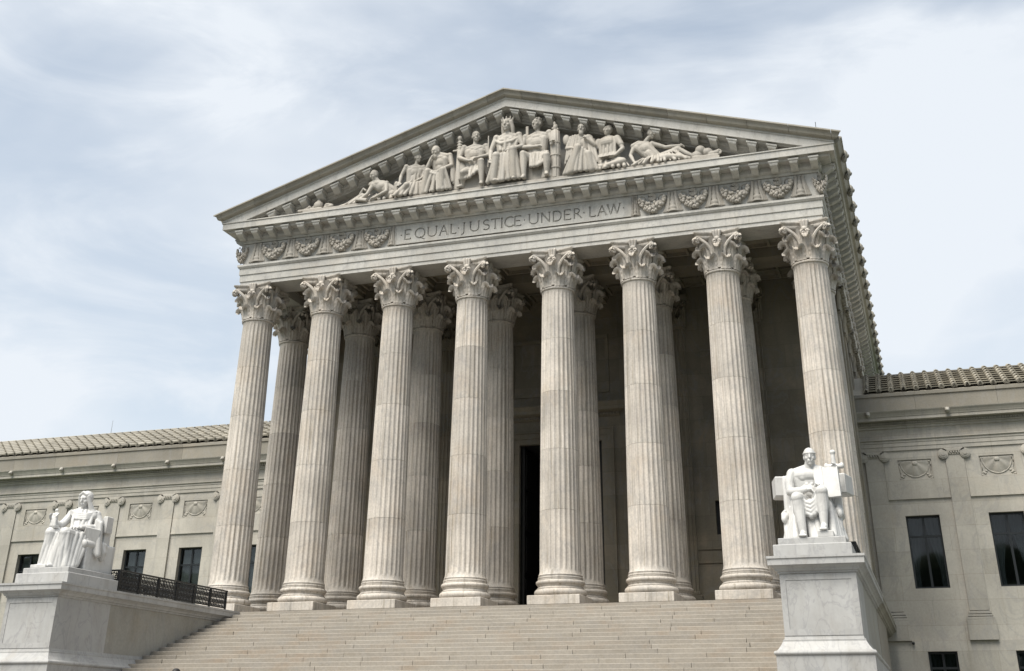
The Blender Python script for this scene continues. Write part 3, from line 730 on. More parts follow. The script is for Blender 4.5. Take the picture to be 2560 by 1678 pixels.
def window(parent, x, z0, z1, hw, blind):
    yb = YW+.22
    f = MB(); t = .075
    f.bbox(x-hw, x-hw+t, yb, yb+.09, z0, z1, .006); f.bbox(x+hw-t, x+hw, yb, yb+.09, z0, z1, .006)
    f.box(x-hw+t, x+hw-t, yb+.003, yb+.087, z0, z0+t); f.box(x-hw+t, x+hw-t, yb+.003, yb+.087, z1-t, z1)
    zt = z1-(z1-z0)*.285
    f.box(x-.045, x+.045, yb+.01, yb+.08, z0+t, zt-.04); f.box(x-.045, x+.045, yb+.01, yb+.08, zt+.04, z1-t); f.box(x-hw+t, x+hw-t, yb+.005, yb+.085, zt-.04, zt+.04)
    wo = f.build('window', 'frame', parent)
    for a, b in ((x-hw+t, x-.045), (x+.045, x+hw-t)):
        for c, d in ((z0+t, zt-.04), (zt+.04, z1-t)):
            MB().box(a, b, yb+.04, yb+.048, c, d).build('pane', 'glass', wo)
    if blind:
        bl = MB(); n = int((z1-z0-.2)/.055)
        for sx in (-1, 1):
            a, b = sorted((x+sx*.06, x+sx*(hw-t-.03)))
            for k in range(n):
                z = z0+.1+k*.055; bl.add([(a, yb+.13, z), (b, yb+.13, z), (b, yb+.16, z+.05), (a, yb+.16, z+.05)], [(0, 1, 2, 3)])
        bl.build('window_blind', 'blind', wo)
    else:
        for sx in (-1, 1):
            cu = MB(); cols = []
            for i in range(19):
                u = i/18; top = x+sx*(hw-.06-u*(hw-.10)); bot = x+sx*(hw-.06-u*.20)
                col = []
                for kk in range(9):
                    v = kk/8; xx = top+(bot-top)*min(1, v*1.35)**1.3; col.append((xx, yb+.2+.022*math.sin(u*16)*(1 if v else .6), z1-.06-(z1-z0-.1)*v))
                cols.append(col)
            cu.loft(cols, closed=False); cu.build('window_curtain', 'curtain', wo)
    return wo
tiles_cover, tiles_pan = [], []
for s in (-1, 1):
    xe = 46 if s < 0 else 30
    nb = int((xe-PIL0)/PITCH)
    holes = []
    for k in range(nb):
        xc = WIN0+PITCH*k; holes += [(xc-WH, xc+WH, WZ0, WZ1), (xc-.53, xc+.53, -2.9, -.91)]
    wl = MB(); hs = [tuple(sorted((s*h[0], s*h[1])))+h[2:] for h in holes]
    holed_wall(wl, *sorted((s*11.43, s*xe)), -.54, 6.64, YW, YW+.36, [h for h in hs if h[2] > 0])
    wl.build('wing_wall', 'wing', court)
    wl = MB(); holed_wall(wl, *sorted((s*11.43, s*xe)), GZ-.1, -.545, YW-.06, YW+.36, [h for h in hs if h[2] < 0])
    q_ = [(a, b) for a, b in ((YW-.06, YW+.05),)]
    wl.add([(sx*1.0, y, -.545) for sx, y in ((s*11.43, YW-.06), (s*xe, YW-.06), (s*xe, YW+.01), (s*11.43, YW+.01))], [(0, 1, 2, 3)])
    wl.build('wing_basement_wall', 'wing', court)
    MB().box(*sorted((s*11.5, s*xe)), YW+1.6, YW+1.65, GZ, 6.6).build('room_backdrop', 'void', court)
    MB().loft([[(x, YW-o, z) for o, z in wp] for x in (s*11.44, s*xe)]).build('wing_entablature', 'wing', court)
    xq = 11.44
    while xq < xe:                                      # parapet stones
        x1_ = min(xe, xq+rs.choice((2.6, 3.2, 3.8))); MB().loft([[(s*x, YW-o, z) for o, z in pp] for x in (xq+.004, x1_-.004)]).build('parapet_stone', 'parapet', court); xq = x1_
    dm = MB(); n = int((xe-11.5)/.0985)
    for k in range(n): x = s*(11.5+.0985*k); dm.box(x-.032, x+.032, YW-.27, YW-.17, 7.69, 7.77)
    d_o = dm.build('dentil_course', 'wing', court); d_o['kind'] = 'stuff'
    for k in range(nb+1):
        x = s*(PIL0+PITCH*k); h = holder('wing_pilaster', (x, YW, 0), court)
        for nme, m_ in (('pilaster_shaft', pil_sh), ('pilaster_base', pil_bs), ('ionic_capital', pil_cp)): link(nme, m_, h, (x, 0, 0))
        link('lion_head', lion_sm, court, (x, YW-.60, zs(8.19, .6)))
    for k in range(nb):
        xc = s*(WIN0+PITCH*k)
        # raised band with sunk panel holding a carved wreath
        bd = MB(); a, b = xc-PITCH/2+.37, xc+PITCH/2-.37
        bd.box(a, b, YW-.065, YW+.002, 4.70, 4.77); bd.box(a, b, YW-.05, YW+.002, 4.77, 5.47)
        bd.box(a, xc-.655, YW-.05, YW+.002, 5.47, 6.25); bd.box(xc+.655, b, YW-.05, YW+.002, 5.47, 6.25); bd.box(a, b, YW-.05, YW+.002, 6.25, 6.63)
        sp = bd.build('spandrel', 'wing', court)
        link('carved_wreath', wreath_me, sp, (xc, YW-.10, 5.82))
        window(court, xc, WZ0, WZ1, WH, s < 0)
        window(court, xc, -2.9, -.91, .53, s < 0) if (s > 0 and k < 4) or (s < 0 and k > 3) else None
    # roof deck
    RS, RY, RZ = .45, YW-.13, 9.02
    MB().loft([[(x, RY+a_, RZ+b_) for a_, b_ in ((0.02, 0), (3.9, 3.9*RS), (3.9, 3.9*RS-.3), (.02, -.1))] for x in (s*11.46, s*xe)]).build('wing_roof_deck', 'tile', court)
    MB().box(*sorted((s*11.9, s*xe)), RY+3.7, RY+12, 6, RZ+3.9*RS-.05).build('wing_roof_back', 'tile', court)
    nr = int((xe-12.0)/.505)
    for i in range(nr):
        for j in range(8):
            tiles_cover.append((s*(12.15+.505*i), RY+.06+.48*j, RZ+.03+RS*.48*j)); tiles_pan.append((s*(12.15+.505*(i+.5)), RY+.06+.48*j, RZ+.03+RS*.48*j))
TA = math.atan(.45)
def tile_geo(kind):
    q = MB(); L = .54
    if kind == 'cover':
        r0, r1 = .125, .10
        o_ = [[(r*math.cos(R(a)), y, zz+r*math.sin(R(a))*1.15) for a in range(0, 181, 30)] for r, y, zz in ((r0, -.02, .075), (r0, 0, .075), (r1, L, .03))]
        q.loft(o_, closed=False); q.add([(r0*math.cos(R(a)), -.02, .075+r0*1.15*math.sin(R(a))) for a in range(0, 181, 30)]+[(r0, -.02, -.01), (-r0, -.02, -.01)], [tuple(range(9))])
    else:
        q.loft([[(-.19, y, zz), (.19, y, zz), (.19, y, zz+.045), (-.19, y, zz+.045)] for y, zz in ((0, .095), (L, .0))])
    return q
def tilt(v): return (v[0], v[1]*math.cos(TA)-v[2]*math.sin(TA), v[1]*math.sin(TA)+v[2]*math.cos(TA))
roofs = thing
roof_r = None
for kind, lst, nm in (('cover', tiles_cover, 'cover_tile'), ('pan', tiles_pan, 'pan_tile')):
    g = tile_geo(kind); g.v = [tilt(v) for v in g.v]; me = g.mesh(nm, 'tile', 50 if kind == 'cover' else None)
    vis = lambda p: (0 if (-32 < p[0] < 19.5) else 100)+(Vector(p)-CP).length
    lst.sort(key=vis); rest = MB()
    for i, p in enumerate(lst):
        if i < 300: link(nm, me, court, p, rz=rs.uniform(-.02, .02))
        else: rest.add([(p[0]+a, p[1]+b, p[2]+c) for a, b, c in g.v], g.f)
    ro = rest.build('far_'+nm+'s', 'tile', court, 50 if kind == 'cover' else None); ro['kind'] = 'stuff'
for x, y, z, h_ in ((-28.3, 14.2, 10.7, .85),):
    MB().tube([(x, y, z-.1), (x, y, z+h_)], [.016, .008], 6).build('lightning_rod', 'rod', court)

# ---------------------------------------------------------------- cheek blocks that carry the statues
CI, CO, CF = 10.12, 11.87, -10.45
capP = [(0, -.385), (.035, -.37), (.035, -.335), (.075, -.32), (.10, -.27), (.17, -.215), (.225, -.20), (.225, -.075), (.235, -.065), (.25, -.055), (.25, -.002), (-.3, .0), (-.3, -.385)]
basP = [(-.3, -1.72), (0, -1.72), (.015, -1.79), (.05, -1.80), (.05, -1.84), (.10, -1.93), (.17, -2.02), (.20, -2.035)]+[(.205+.05*math.cos(R(a)), -2.085+.05*math.sin(R(a))) for a in (60, 30, 0, -30, -60)]+[(.21, -2.14), (.21, LZ), (-.3, LZ)]
for s in (-1, 1):
    nm = 'left' if s < 0 else 'right'
    ped = thing('pedestal', 'veined white marble pedestal block under the seated hooded woman' if s < 0 else 'veined white marble pedestal block under the seated bare-chested man', 'pedestal', (s*(CI+CO)/2, CF, LZ), 'pedestals flanking the steps')
    X0, X1 = sorted((s*CI, s*CO))
    MB().box(X0, X1, CF, -8.0, LZ, -.03).build('die', 'white', ped)
    MB().box(X0+.006, X1-.006, -7.992, -.96, LZ, -.03).build('cheek_wall', 'sidewall', ped)
    hw = (CO-CI)/2; cx = s*(CI+CO)/2
    q = MB(); q.loft([[(cx+x, y, z) for x, y, z in r_] for r_ in sweep_front([(o, z) for o, z in capP], hw, -.97, CF)]); q.build('cap_moulding', 'white', ped)
    q = MB(); q.loft([[(cx+x, y, z) for x, y, z in r_] for r_ in sweep_front(basP, hw, -3.0, CF)]); q.build('base_moulding', 'white', ped)
    # sunk field on the front
    q = MB(); b = .13
    for x0, x1, z0, z1 in ((X0+.002, X0+b, -1.715, -.39), (X1-b, X1-.002, -1.715, -.39), (X0+b, X1-b, -.39-b, -.39), (X0+b, X1-b, -1.715, -1.715+b)): q.box(x0, x1, CF-.014, CF+.001, z0, z1)
    q.build('panel_border', 'white', ped)
    # top slab and cap carried back beside the porch to the wing
    q = MB(); q.loft([[(s*(CO+o), y, z) for o, z in capP] for y in (-.95, YW-.07)]); q.build('podium_cap', 'sima', court)
    q = MB(); q.box(*sorted((s*10.2, s*(CO-.28))), CF+.28, -1.2, -.06, -.006); q.build('top_slab', 'white', ped)

# ---------------------------------------------------------------- carving tools: shapes fused into one skin
def fuse(mb, name, mat, parent, voxel, it=2, jitter=None):
    me = bpy.data.meshes.new(name); me.from_pydata(mb.v, [], mb.f)
    bm = bmesh.new(); bm.from_mesh(me); bmesh.ops.recalc_face_normals(bm, faces=bm.faces); bm.to_mesh(me); bm.free()
    o = bpy.data.objects.new(name, me); COL.objects.link(o)
    r = o.modifiers.new('r', 'REMESH'); r.mode = 'VOXEL'; r.voxel_size = voxel
    sm = o.modifiers.new('s', 'SMOOTH'); sm.factor = .5; sm.iterations = it
    dg = bpy.context.evaluated_depsgraph_get(); m2 = bpy.data.meshes.new_from_object(o.evaluated_get(dg)); bpy.data.objects.remove(o)
    m2.name = name; m2.materials.clear(); m2.materials.append(MAT[mat]); m2.shade_smooth()
    return link(name, m2, parent)
class Body:
    hs = 1.25
    """places life-size local shapes (x right, -y to the viewer, z up) at base, scaled and turned"""
    def __init__(s, base, sc, rz=0): s.mb = MB(); s.b = Vector(base); s.s = sc; s.m = Matrix.Rotation(rz, 3, 'Z')
    sx = 1.0; sy = 1.0
    def p(s, v): v = Vector(v); v.x *= s.sx; v.y *= s.sy; return s.b+s.m @ (v*s.s)
    def cap(s, a, b, r0, r1=None): s.mb.capsule(s.p(a), s.p(b), r0*s.s, (r0 if r1 is None else r1)*s.s)
    def ell(s, c, r, rot=None): s.mb.ell(s.p(c), [x*s.s for x in r], s.m @ rot if rot else s.m)
    def hell(s, c, r, rot=None): s.ell(c, [x*s.hs for x in r], rot)
    def hcap(s, a, b, r0, r1=None): s.cap(a, b, r0*s.hs, (r0 if r1 is None else r1)*s.hs)
    def hchain(s, pts, rs_): s.chain(pts, [x*s.hs for x in rs_])
    def chain(s, pts, rs_):
        for i in range(len(pts)-1): s.cap(pts[i], pts[i+1], rs_[i], rs_[i+1])
    def box(s, c, h, rot=None):
        m = s.m @ rot if rot else s.m; vs = [s.p(c)+m @ Vector((x*h[0]*s.s, y*h[1]*s.s, z*h[2]*s.s)) for z in (-1, 1) for y in (-1, 1) for x in (-1, 1)]
        s.mb.add(vs, [(0, 2, 3, 1), (4, 5, 7, 6), (0, 1, 5, 4), (2, 6, 7, 3), (0, 4, 6, 2), (1, 3, 7, 5)])
    def head(s, c, face=(0, -1, 0), up=(0, 0, 1), hair='short', beard=False):
        ox, oy = s.sx, s.sy; s.sx = s.sy = 1.0
        s.head_(Vector((c[0]*ox, c[1]*oy, c[2])), face, up, hair, beard); s.sx, s.sy = ox, oy
    def head_(s, c, face, up, hair, beard):
        f = Vector(face).normalized(); u = Vector(up); u = (u-f*u.dot(f)).normalized(); sd_ = u.cross(f); c = Vector(c)
        h = s.hs; rot = Matrix((tuple(sd_), tuple(f), tuple(u))).transposed()
        at = lambda a, b, d: c+(sd_*a+f*b+u*d)*h
        s.hell(at(0, 0, .012), (.074, .092, .105), rot); s.hell(at(0, .03, -.06), (.054, .058, .055), rot); s.hell(at(0, .055, -.098), (.028, .028, .024), rot)
        s.hcap(at(0, .088, .03), at(0, .106, -.022), .010, .015)
        for k in (-1, 1):
            s.hcap(at(.012*k, .086, .038), at(.05*k, .070, .036), .012, .010); s.hell(at(.038*k, .058, -.024), (.028, .024, .03), rot); s.hell(at(.034*k, .072, .014), (.018, .012, .014), rot)
            s.hell(at(.076*k, -.005, -.01), (.012, .022, .032), rot)
        s.hcap(at(-.022, .080, -.055), at(.022, .080, -.055), .009); s.hcap(at(-.018, .080, -.069), at(.018, .080, -.069), .009)
        if hair == 'short': s.hell(at(0, -.018, .032), (.082, .092, .098), rot)
        if hair == 'curly':
            s.hell(at(0, -.02, .03), (.083, .092, .098), rot); r_ = random.Random(4)
            for i in range(34):
                a, b = r_.uniform(0, 6.28), r_.uniform(.2, 1.5); d = Vector((math.cos(a)*math.cos(b), math.sin(a)*math.cos(b), math.sin(b)))
                if d.y > .75: continue
                s.hell(c+rot @ Vector((d.x*.086, d.y*.094-.016, d.z*.102+.03))*h, (.02, .02, .02))
        if hair == 'long':
            s.hell(at(0, -.022, .03), (.087, .094, .10), rot)
            for k in (-1, 1): s.hchain([at(.075*k, .01, .03), at(.088*k, -.01, -.07), at(.09*k, -.02, -.17)], [.035, .038, .028])
        if hair == 'hood':
            s.hell(at(0, -.03, .03), (.098, .105, .112), rot)
            for k in (-1, 1): s.hchain([at(.085*k, .035, .05), at(.098*k, .01, -.06), at(.11*k, -.02, -.17), at(.15*k, -.02, -.26)], [.028, .034, .05, .06])
            s.hchain([at(-.07, .045, .08), at(0, .05, .118), at(.07, .045, .08)], [.026, .026, .026])
        if hair == 'band':
            s.hell(at(0, -.018, .034), (.083, .094, .098), rot)
            pts = [at(.086*math.sin(a), .098*math.cos(a)-.004, .045) for a in [R(i*30) for i in range(13)]]
            s.hchain(pts, [.009]*13)
        if beard: s.hell(at(0, .06, -.10), (.05, .042, .065), rot); s.hell(at(0, .05, -.15), (.032, .03, .045), rot)
    def hand(s, w, tip, curl=(0, -.02, -.03), side=1, spread=.018):
        w, tip = Vector(w), Vector(tip); d = (tip-w).normalized(); L = .17; up = Vector(curl).normalized(); lat = d.cross(up).normalized()
        pal = w+d*.05; s.cap(w, pal+d*.03, .028, .034); s.ell(pal+d*.02, (.04, .04, .03))
        for i, (l, o) in enumerate(((.068, -1.5), (.08, -.5), (.076, .5), (.06, 1.5))):
            k0 = w+d*.085+lat*o*spread; k1 = k0+(d*.8+up*.45).normalized()*l*.55; k2 = k1+(d*.35+up*.9).normalized()*l*.55; s.chain([k0, k1, k2], [.0125, .012, .010])
        k0 = w+d*.03+lat*side*.032; s.chain([k0, k0+(d*.6+lat*side*.8)*.04, k0+(d+lat*side*.4+up*.5)*.065], [.016, .014, .012])
    def torso(s, pel, ch, shw=.20, nude=True):
        pel, ch = Vector(pel), Vector(ch); ax = (ch-pel).normalized()
        s.ell(pel, (.175, .135, .13)); s.cap(pel+ax*.1, pel+ax*.22, .135, .135); s.ell(ch-ax*.06, (shw*.92, .125, .17)); s.ell(ch+ax*.07, (shw*.95, .10, .09))
        for k in (-1, 1):
            s.cap(ch+ax*.17, ch+ax*.09+Vector((shw*.85*k, 0, 0)), .065, .07); s.cap(ch+Vector((shw*.62*k, 0, .0)), pel+Vector((.10*k, 0, .06)), .105, .10)
        if nude:
            for k in (-1, 1):
                s.ell(ch+Vector((.085*k, -.085, .02)), (.085, .05, .065)); 
                for j in range(3): s.ell(pel+ax*(.13+.075*j)+Vector((.04*k, -.105, 0)), (.036, .035, .032))
    def arm(s, sh, el, wr, tip, side=1, thick=1.0, curl=(0, -.5, -.8)):
        sh, el, wr = map(Vector, (sh, el, wr)); s.ell(sh, (.075*thick,)*3); s.chain([sh, sh.lerp(el, .4), el], [.066*thick, .062*thick, .047*thick]); s.chain([el, el.lerp(wr, .3), wr], [.047*thick, .05*thick, .031*thick]); s.hand(wr, tip, curl, side)
    def leg(s, hip, kn, an, toe, th=1.0, foot=True):
        hip, kn, an, toe = map(Vector, (hip, kn, an, toe)); s.chain([hip, hip.lerp(kn, .45), kn], [.105*th, .098*th, .068*th]); s.ell(kn, (.066*th,)*3)
        back = Vector((0, .03, 0)); s.ell(kn.lerp(an, .30)+back*1.2, (.075*th, .08*th, .12*th)); s.chain([kn, kn.lerp(an, .32)+back*.8, kn.lerp(an, .7), an], [.066*th, .076*th, .056*th, .046*th])
        if foot: s.chain([an+Vector((0, .03, -.03)), an.lerp(toe, .55), toe], [.05, .046, .032])
        if foot:
            for i in range(4): d = (toe-an); d.z = 0; d.normalize(); lt = Vector((-d.y, d.x, 0)); s.cap(toe-d*.03+lt*(.018*(i-1.5)), toe+d*.03+lt*(.02*(i-1.5)), .014, .012)
    def folds(s, tops, bots, n, r0=.035, r1=.05, sag=0, seed=1, amp=.35):
        """hanging cloth: ridges from a top polyline to a bottom polyline"""
        r_ = random.Random(seed); r0 *= .72; r1 *= .72; n = int(n*1.25); tops = [Vector(p) for p in tops]; bots = [Vector(p) for p in bots]
        def at(pl, t):
            f = t*(len(pl)-1); i = min(int(f), len(pl)-2); return pl[i].lerp(pl[i+1], f-i)
        for i in range(n):
            t = i/(n-1); a, b = at(tops, t), at(bots, min(1, max(0, t+r_.uniform(-.03, .03)))); k = 1+(amp if i % 2 else -amp)
            m = a.lerp(b, .5)+Vector((r_.uniform(-.012, .012), r_.uniform(-.012, .012)-sag, 0)); out = Vector((0, -.018 if i % 2 else .012, 0))
            s.chain([a, m+out, b+out*1.3], [r0*k, (r0+r1)/2*k, r1*k])

# ---------------------------------------------------------------- figures in the pediment
PZ, PY, VX = 15.17, -1.04, .019
MB().loft([[(x, y, z) for y, z in ((-.21, PZ-.05), (-1.34, PZ-.09), (-1.34, PZ+.06), (-.21, PZ+.08))] for x in (-8.75, 8.35)]).build('sculpture_ledge', 'relief', court)
PB = PZ+.07
def fin(b, root, name='figure', vox=VX, it=2): return fuse(b.mb, name, 'relief', root, vox, it)
GRP = 'carved figures in the pediment'
def pthing(name, label, cat, x): return thing(name, label, cat, (x, PY, PB), GRP)
def clothlap(b, knL, knR, hem, n=11, hip=.5, seed=1, r=.04):
    b.folds([knL+Vector((-.05, -.02, .03)), knL.lerp(knR, .5)+Vector((0, .06, -.01)), knR+Vector((.05, -.02, .03))], hem, n, r, r*1.25, seed=seed)

Body.sx = 1.13; Body.sy = .56
# 1 crowned figure in the middle, scales across her lap
rt = pthing('pediment_figure', 'crowned seated woman at the centre of the pediment', 'statue', 0)
b = Body((0, PY, PB), 1.98, 0)
b.box((0, .12, .22), (.27, .12, .22)); b.torso((0, .03, .55), (0, .02, .98), .20, False)
b.head((0, -.04, 1.36), (-.25, -1, -.05), hair='long'); b.cap((0, 0, 1.14), (0, -.02, 1.28), .058, .052)
for i in range(9):
    a = R(-150+i*37.5); b.cap((.10*math.sin(a), -.04-.115*math.cos(a), 1.45), (.12*math.sin(a), -.04-.135*math.cos(a), 1.515), .024, .014)
b.chain([(.105*math.sin(R(i*30)), -.04-.12*math.cos(R(i*30)), 1.44) for i in range(13)], [.018]*13)
for k in (-1, 1): b.ell((.085*k, -.09, 1.0), (.075, .06, .06))
b.arm((-.21, .0, 1.10), (-.30, -.08, .80), (-.27, -.28, .56), (-.25, -.40, .48), 1); b.arm((.21, .0, 1.10), (.30, -.08, .82), (.12, -.27, .74), (-.02, -.30, .70), -1)
kl, kr = Vector((-.15, -.36, .60)), Vector((.16, -.38, .68))
b.chain([(-.10, .0, .56), kl], [.12, .09]); b.chain([(.10, 0, .56), kr], [.12, .09]); b.chain([kl, (-.2, -.34, .08)], [.085, .07]); b.chain([kr, (.18, -.34, .10)], [.085, .065])
clothlap(b, kl, kr, [(-.34, -.28, .06), (-.1, -.36, .05), (.1, -.36, .06), (.3, -.28, .08)], 12, seed=2)
b.folds([(-.2, -.05, 1.04), (0, -.13, 1.06), (.2, -.05, 1.04)], [(-.16, -.1, .78), (0, -.16, .76), (.16, -.1, .78)], 7, .035, .04, seed=5)
b.chain([(-.22, -.08, 1.02), (-.1, -.15, .92), (.1, -.16, .94), (.22, -.06, 1.03)], [.03, .04, .04, .03])
b.chain([(-.14, -.38, .05), (-.16, -.48, .04)], [.045, .03]); b.chain([(.18, -.36, .06), (.18, -.47, .04)], [.045, .03])
fin(b, rt)
b = Body((0, PY, PB), 1.98, 0); b.box((-.36, -.02, .82), (.014, .012, .36)); fin(b, rt, 'staff', .018, 0)
b = Body((0, PY, PB), 1.98, 0); b.box((.36, .04, .9), (.03, .02, .38)); fin(b, rt, 'staff', .02, 0)
# 2 soldier to her right hand (image left) with raised knee
rt = pthing('pediment_figure', 'bare-armed seated soldier between the sword and the crowned woman', 'statue', -1.35)
b = Body((-1.38, PY, PB), 1.74, R(8))
b.box((0, .12, .22), (.25, .12, .22)); b.torso((0, .02, .52), (0, 0, .96), .21, True); b.head((.02, -.03, 1.36), (.35, -1, .0), hair='short'); b.cap((0, 0, 1.13), (.01, -.02, 1.27), .06, .054)
b.arm((-.23, 0, 1.10), (-.31, -.12, .82), (-.12, -.27, .70), (.0, -.30, .68), 1, 1.1); b.arm((.23, 0, 1.10), (.31, -.1, .84), (.12, -.30, .76), (-.02, -.34, .72), -1, 1.1)
b.leg((-.11, 0, .50), (-.2, -.36, .38), (-.22, -.10, .12), (-.3, -.3, .05), 1.1); b.leg((.11, 0, .50), (.18, -.42, .62), (.19, -.36, .1), (.19, -.52, .04), 1.1)
b.folds([(-.26, -.08, .52), (-.06, -.18, .55), (.12, -.25, .58)], [(-.3, -.2, .26), (-.08, -.34, .24), (.1, -.36, .40)], 8, .035, .045, seed=6)
b.chain([(.2, -.05, 1.12), (.02, -.14, 1.0), (-.18, -.1, .86)], [.03, .032, .03])
fin(b, rt)
# sword with shield
rt = pthing('carved_sword', 'upright sheathed sword leaning in the pediment left of the soldier', 'sword', -2.0)
b = Body((-2.02, PY-.1, PB), 1.0); b.cap((0, 0, .1), (0, .05, 1.75), .17, .10); b.cap((0, .05, 1.78), (0, .05, 2.30), .075, .06); b.ell((0, .05, 2.38), (.10, .10, .12)); b.cap((-.22, .05, 1.84), (.22, .05, 1.84), .05, .05)
for k in range(3): b.chain([(.09*math.sin(a), .05-.09*math.cos(a), 1.95+.12*k) for a in [R(i*45) for i in range(9)]], [.03]*9)
b.ell((.1, .02, .75), (.26, .10, .62)); fin(b, rt, 'sword')
# 3 bowed thinker, chin on hand
rt = pthing('pediment_figure', 'bowed robed man resting his chin on his hand in the pediment', 'statue', -2.9)
b = Body((-2.85, PY, PB), 1.62, R(-8))
b.box((0, .12, .2), (.25, .12, .2)); b.torso((.03, .04, .50), (.02, -.08, .92), .21, True); b.head((-.06, -.24, 1.15), (-.45, -1, -.45), hair='short', beard=True); b.cap((-.0, -.12, 1.05), (-.05, -.18, 1.12), .07, .06)
b.arm((-.2, -.08, 1.0), (-.26, -.30, .70), (-.16, -.34, .95), (-.10, -.32, 1.05), 1, 1.05); b.arm((.24, -.04, 1.02), (.32, -.12, .72), (.16, -.34, .62), (.02, -.40, .56), -1, 1.05)
kl, kr = Vector((-.2, -.40, .60)), Vector((.18, -.40, .55)); b.chain([(-.1, 0, .5), kl], [.12, .09]); b.chain([(.1, 0, .5), kr], [.12, .09]); b.chain([kl, (-.3, -.3, .08)], [.09, .08]); b.chain([kr, (.15, -.32, .08)], [.09, .08])
clothlap(b, kl, kr, [(-.48, -.2, .05), (-.2, -.38, .05), (.12, -.38, .05), (.36, -.24, .06)], 13, seed=9)
b.folds([(.25, 0, 1.0), (.3, .02, .9)], [(.34, -.1, .3), (.38, .0, .2)], 4, .04, .06, seed=3); b.chain([(.2, -.22, .66), (0, -.34, .48), (-.2, -.42, .58)], [.045, .05, .04])
b.folds([(-.2, -.02, 1.02), (-.27, -.02, .8)], [(-.34, -.1, .2), (-.42, 0, .2)], 4, .04, .06, seed=4)
fin(b, rt)
# 4 seated man looking right
rt = pthing('pediment_figure', 'seated man in one-shouldered robe looking towards the thinker', 'statue', -3.9)
b = Body((-4.0, PY, PB), 1.42, R(16))
b.box((-.05, .12, .14), (.28, .12, .14)); b.torso((0, .02, .40), (.03, 0, .86), .21, True); b.head((.08, -.02, 1.27), (.8, -.75, .0), hair='short'); b.cap((.04, 0, 1.03), (.06, -.01, 1.17), .06, .054)
b.arm((-.2, 0, 1.0), (-.32, .0, .72), (-.34, -.15, .45), (-.36, -.25, .38), 1, 1.1); b.arm((.24, 0, .98), (.34, -.1, .7), (.14, -.28, .52), (.02, -.3, .45), -1, 1.1)
kl, kr = Vector((-.15, -.36, .34)), Vector((.3, -.34, .42)); b.chain([(-.1, 0, .4), kl], [.12, .09]); b.chain([(.1, 0, .4), kr], [.12, .09]); b.chain([kl, (-.32, -.2, .08)], [.09, .08]); b.chain([kr, (.36, -.3, .08)], [.09, .07])
b.folds([(.2, -.06, 1.02), (.05, -.13, .9), (.25, -.1, .8)], [(-.1, -.14, .5), (.05, -.2, .45), (.25, -.16, .45)], 7, .03, .035, seed=8)
b.folds([(-.2, -.3, .4), (.05, -.3, .42), (.3, -.3, .46)], [(-.5, -.25, .05), (0, -.42, .04), (.42, -.3, .05)], 12, .04, .055, seed=11)
b.ell((-.42, -.12, .42), (.07, .06, .1)); b.cap((-.42, -.12, .1), (-.42, -.12, .36), .06)
fin(b, rt)
# 5 reclining reader on the far left
rt = pthing('pediment_figure', 'reclining young man reading at the left end of the pediment', 'statue', -5.6)
b = Body((-5.5, PY, PB), 1.55, 0)
b.torso((.34, .04, .22), (.02, -.05, .50), .19, True); b.ell((.1, -.04, .46), (.2, .13, .14)); b.head((-.12, -.12, .79), (-.7, -.8, -.45), hair='short'); b.cap((-.02, -.08, .62), (-.08, -.1, .72), .055, .052)
b.arm((-.14, -.12, .52), (-.24, -.26, .24), (-.40, -.30, .1), (-.5, -.3, .06), 1); b.arm((.2, -.1, .52), (.25, -.3, .24), (.0, -.36, .10), (-.12, -.38, .06), -1)
b.chain([(.35, 0, .2), (-.1, .12, .18), (-.45, .1, .3)], [.12, .10, .075]); b.chain([(-.45, .1, .3), (-.72, .02, .1), (-.98, -.02, .05)], [.07, .06, .04]); b.chain([(.3, -.06, .18), (-.2, .02, .12), (-.7, -.08, .06)], [.11, .09, .05])
b.folds([(.5, 0, .3), (.0, .05, .28), (-.5, .08, .36)], [(.6, -.2, .04), (0, -.25, .04), (-.85, -.15, .04)], 14, .035, .05, seed=12)
b.chain([(-.5, .08, .36), (-.42, .02, .50), (-.34, 0, .42)], [.04, .025, .03]); b.chain([(.5, .1, .32), (.75, .05, .15), (.8, 0, .05)], [.07, .06, .05])
b.box((-.34, -.34, .06), (.16, .08, .04), Matrix.Rotation(.2, 3, 'Y')); fin(b, rt)
# vase and scrolls, left end
rt = pthing('carved_urn', 'carved urn with scrolls in the far left corner of the pediment', 'urn', -8.3)
b = Body((-8.15, PY, PB), 1.0); b.ell((-.05, 0, .24), (.21, .2, .22)); b.cap((-.05, 0, .42), (-.05, 0, .56), .09, .05); b.ell((-.05, 0, .60), (.06, .06, .08)); b.cap((.28, -.1, .1), (.50, -.1, .14), .10, .10); b.ell((.36, -.1, .2), (.16, .12, .08))
for k in range(7): b.ell((-.55+.08*k, -.1+.03*(k % 2), .10+.05*(k % 3)), (.08, .08, .08))
b.box((-.3, -.05, .03), (.55, .2, .05)); fin(b, rt, 'urn')
# 6 bare-chested man on the right of the centre
rt = pthing('pediment_figure', 'bare-chested seated man grasping the bundle of rods', 'statue', 1.3)
b = Body((1.25, PY, PB), 1.86, R(-6))
b.box((0, .12, .22), (.25, .12, .22)); b.torso((0, .02, .54), (0, 0, .97), .22, True); b.head((.0, -.03, 1.36), (-.45, -1, .0), hair='curly'); b.cap((0, 0, 1.14), (.0, -.02, 1.27), .062, .056)
b.arm((-.24, 0, 1.10), (-.29, -.12, .84), (.02, -.28, .76), (.15, -.28, .76), 1, 1.12); b.arm((.24, 0, 1.10), (.33, -.08, .84), (.34, -.30, .74), (.40, -.36, .84), -1, 1.12)
b.leg((-.11, 0, .52), (-.22, -.36, .62), (-.2, -.36, .1), (-.2, -.5, .04), 1.12); b.leg((.11, 0, .50), (.26, -.38, .48), (.24, -.28, .1), (.26, -.42, .04), 1.12)
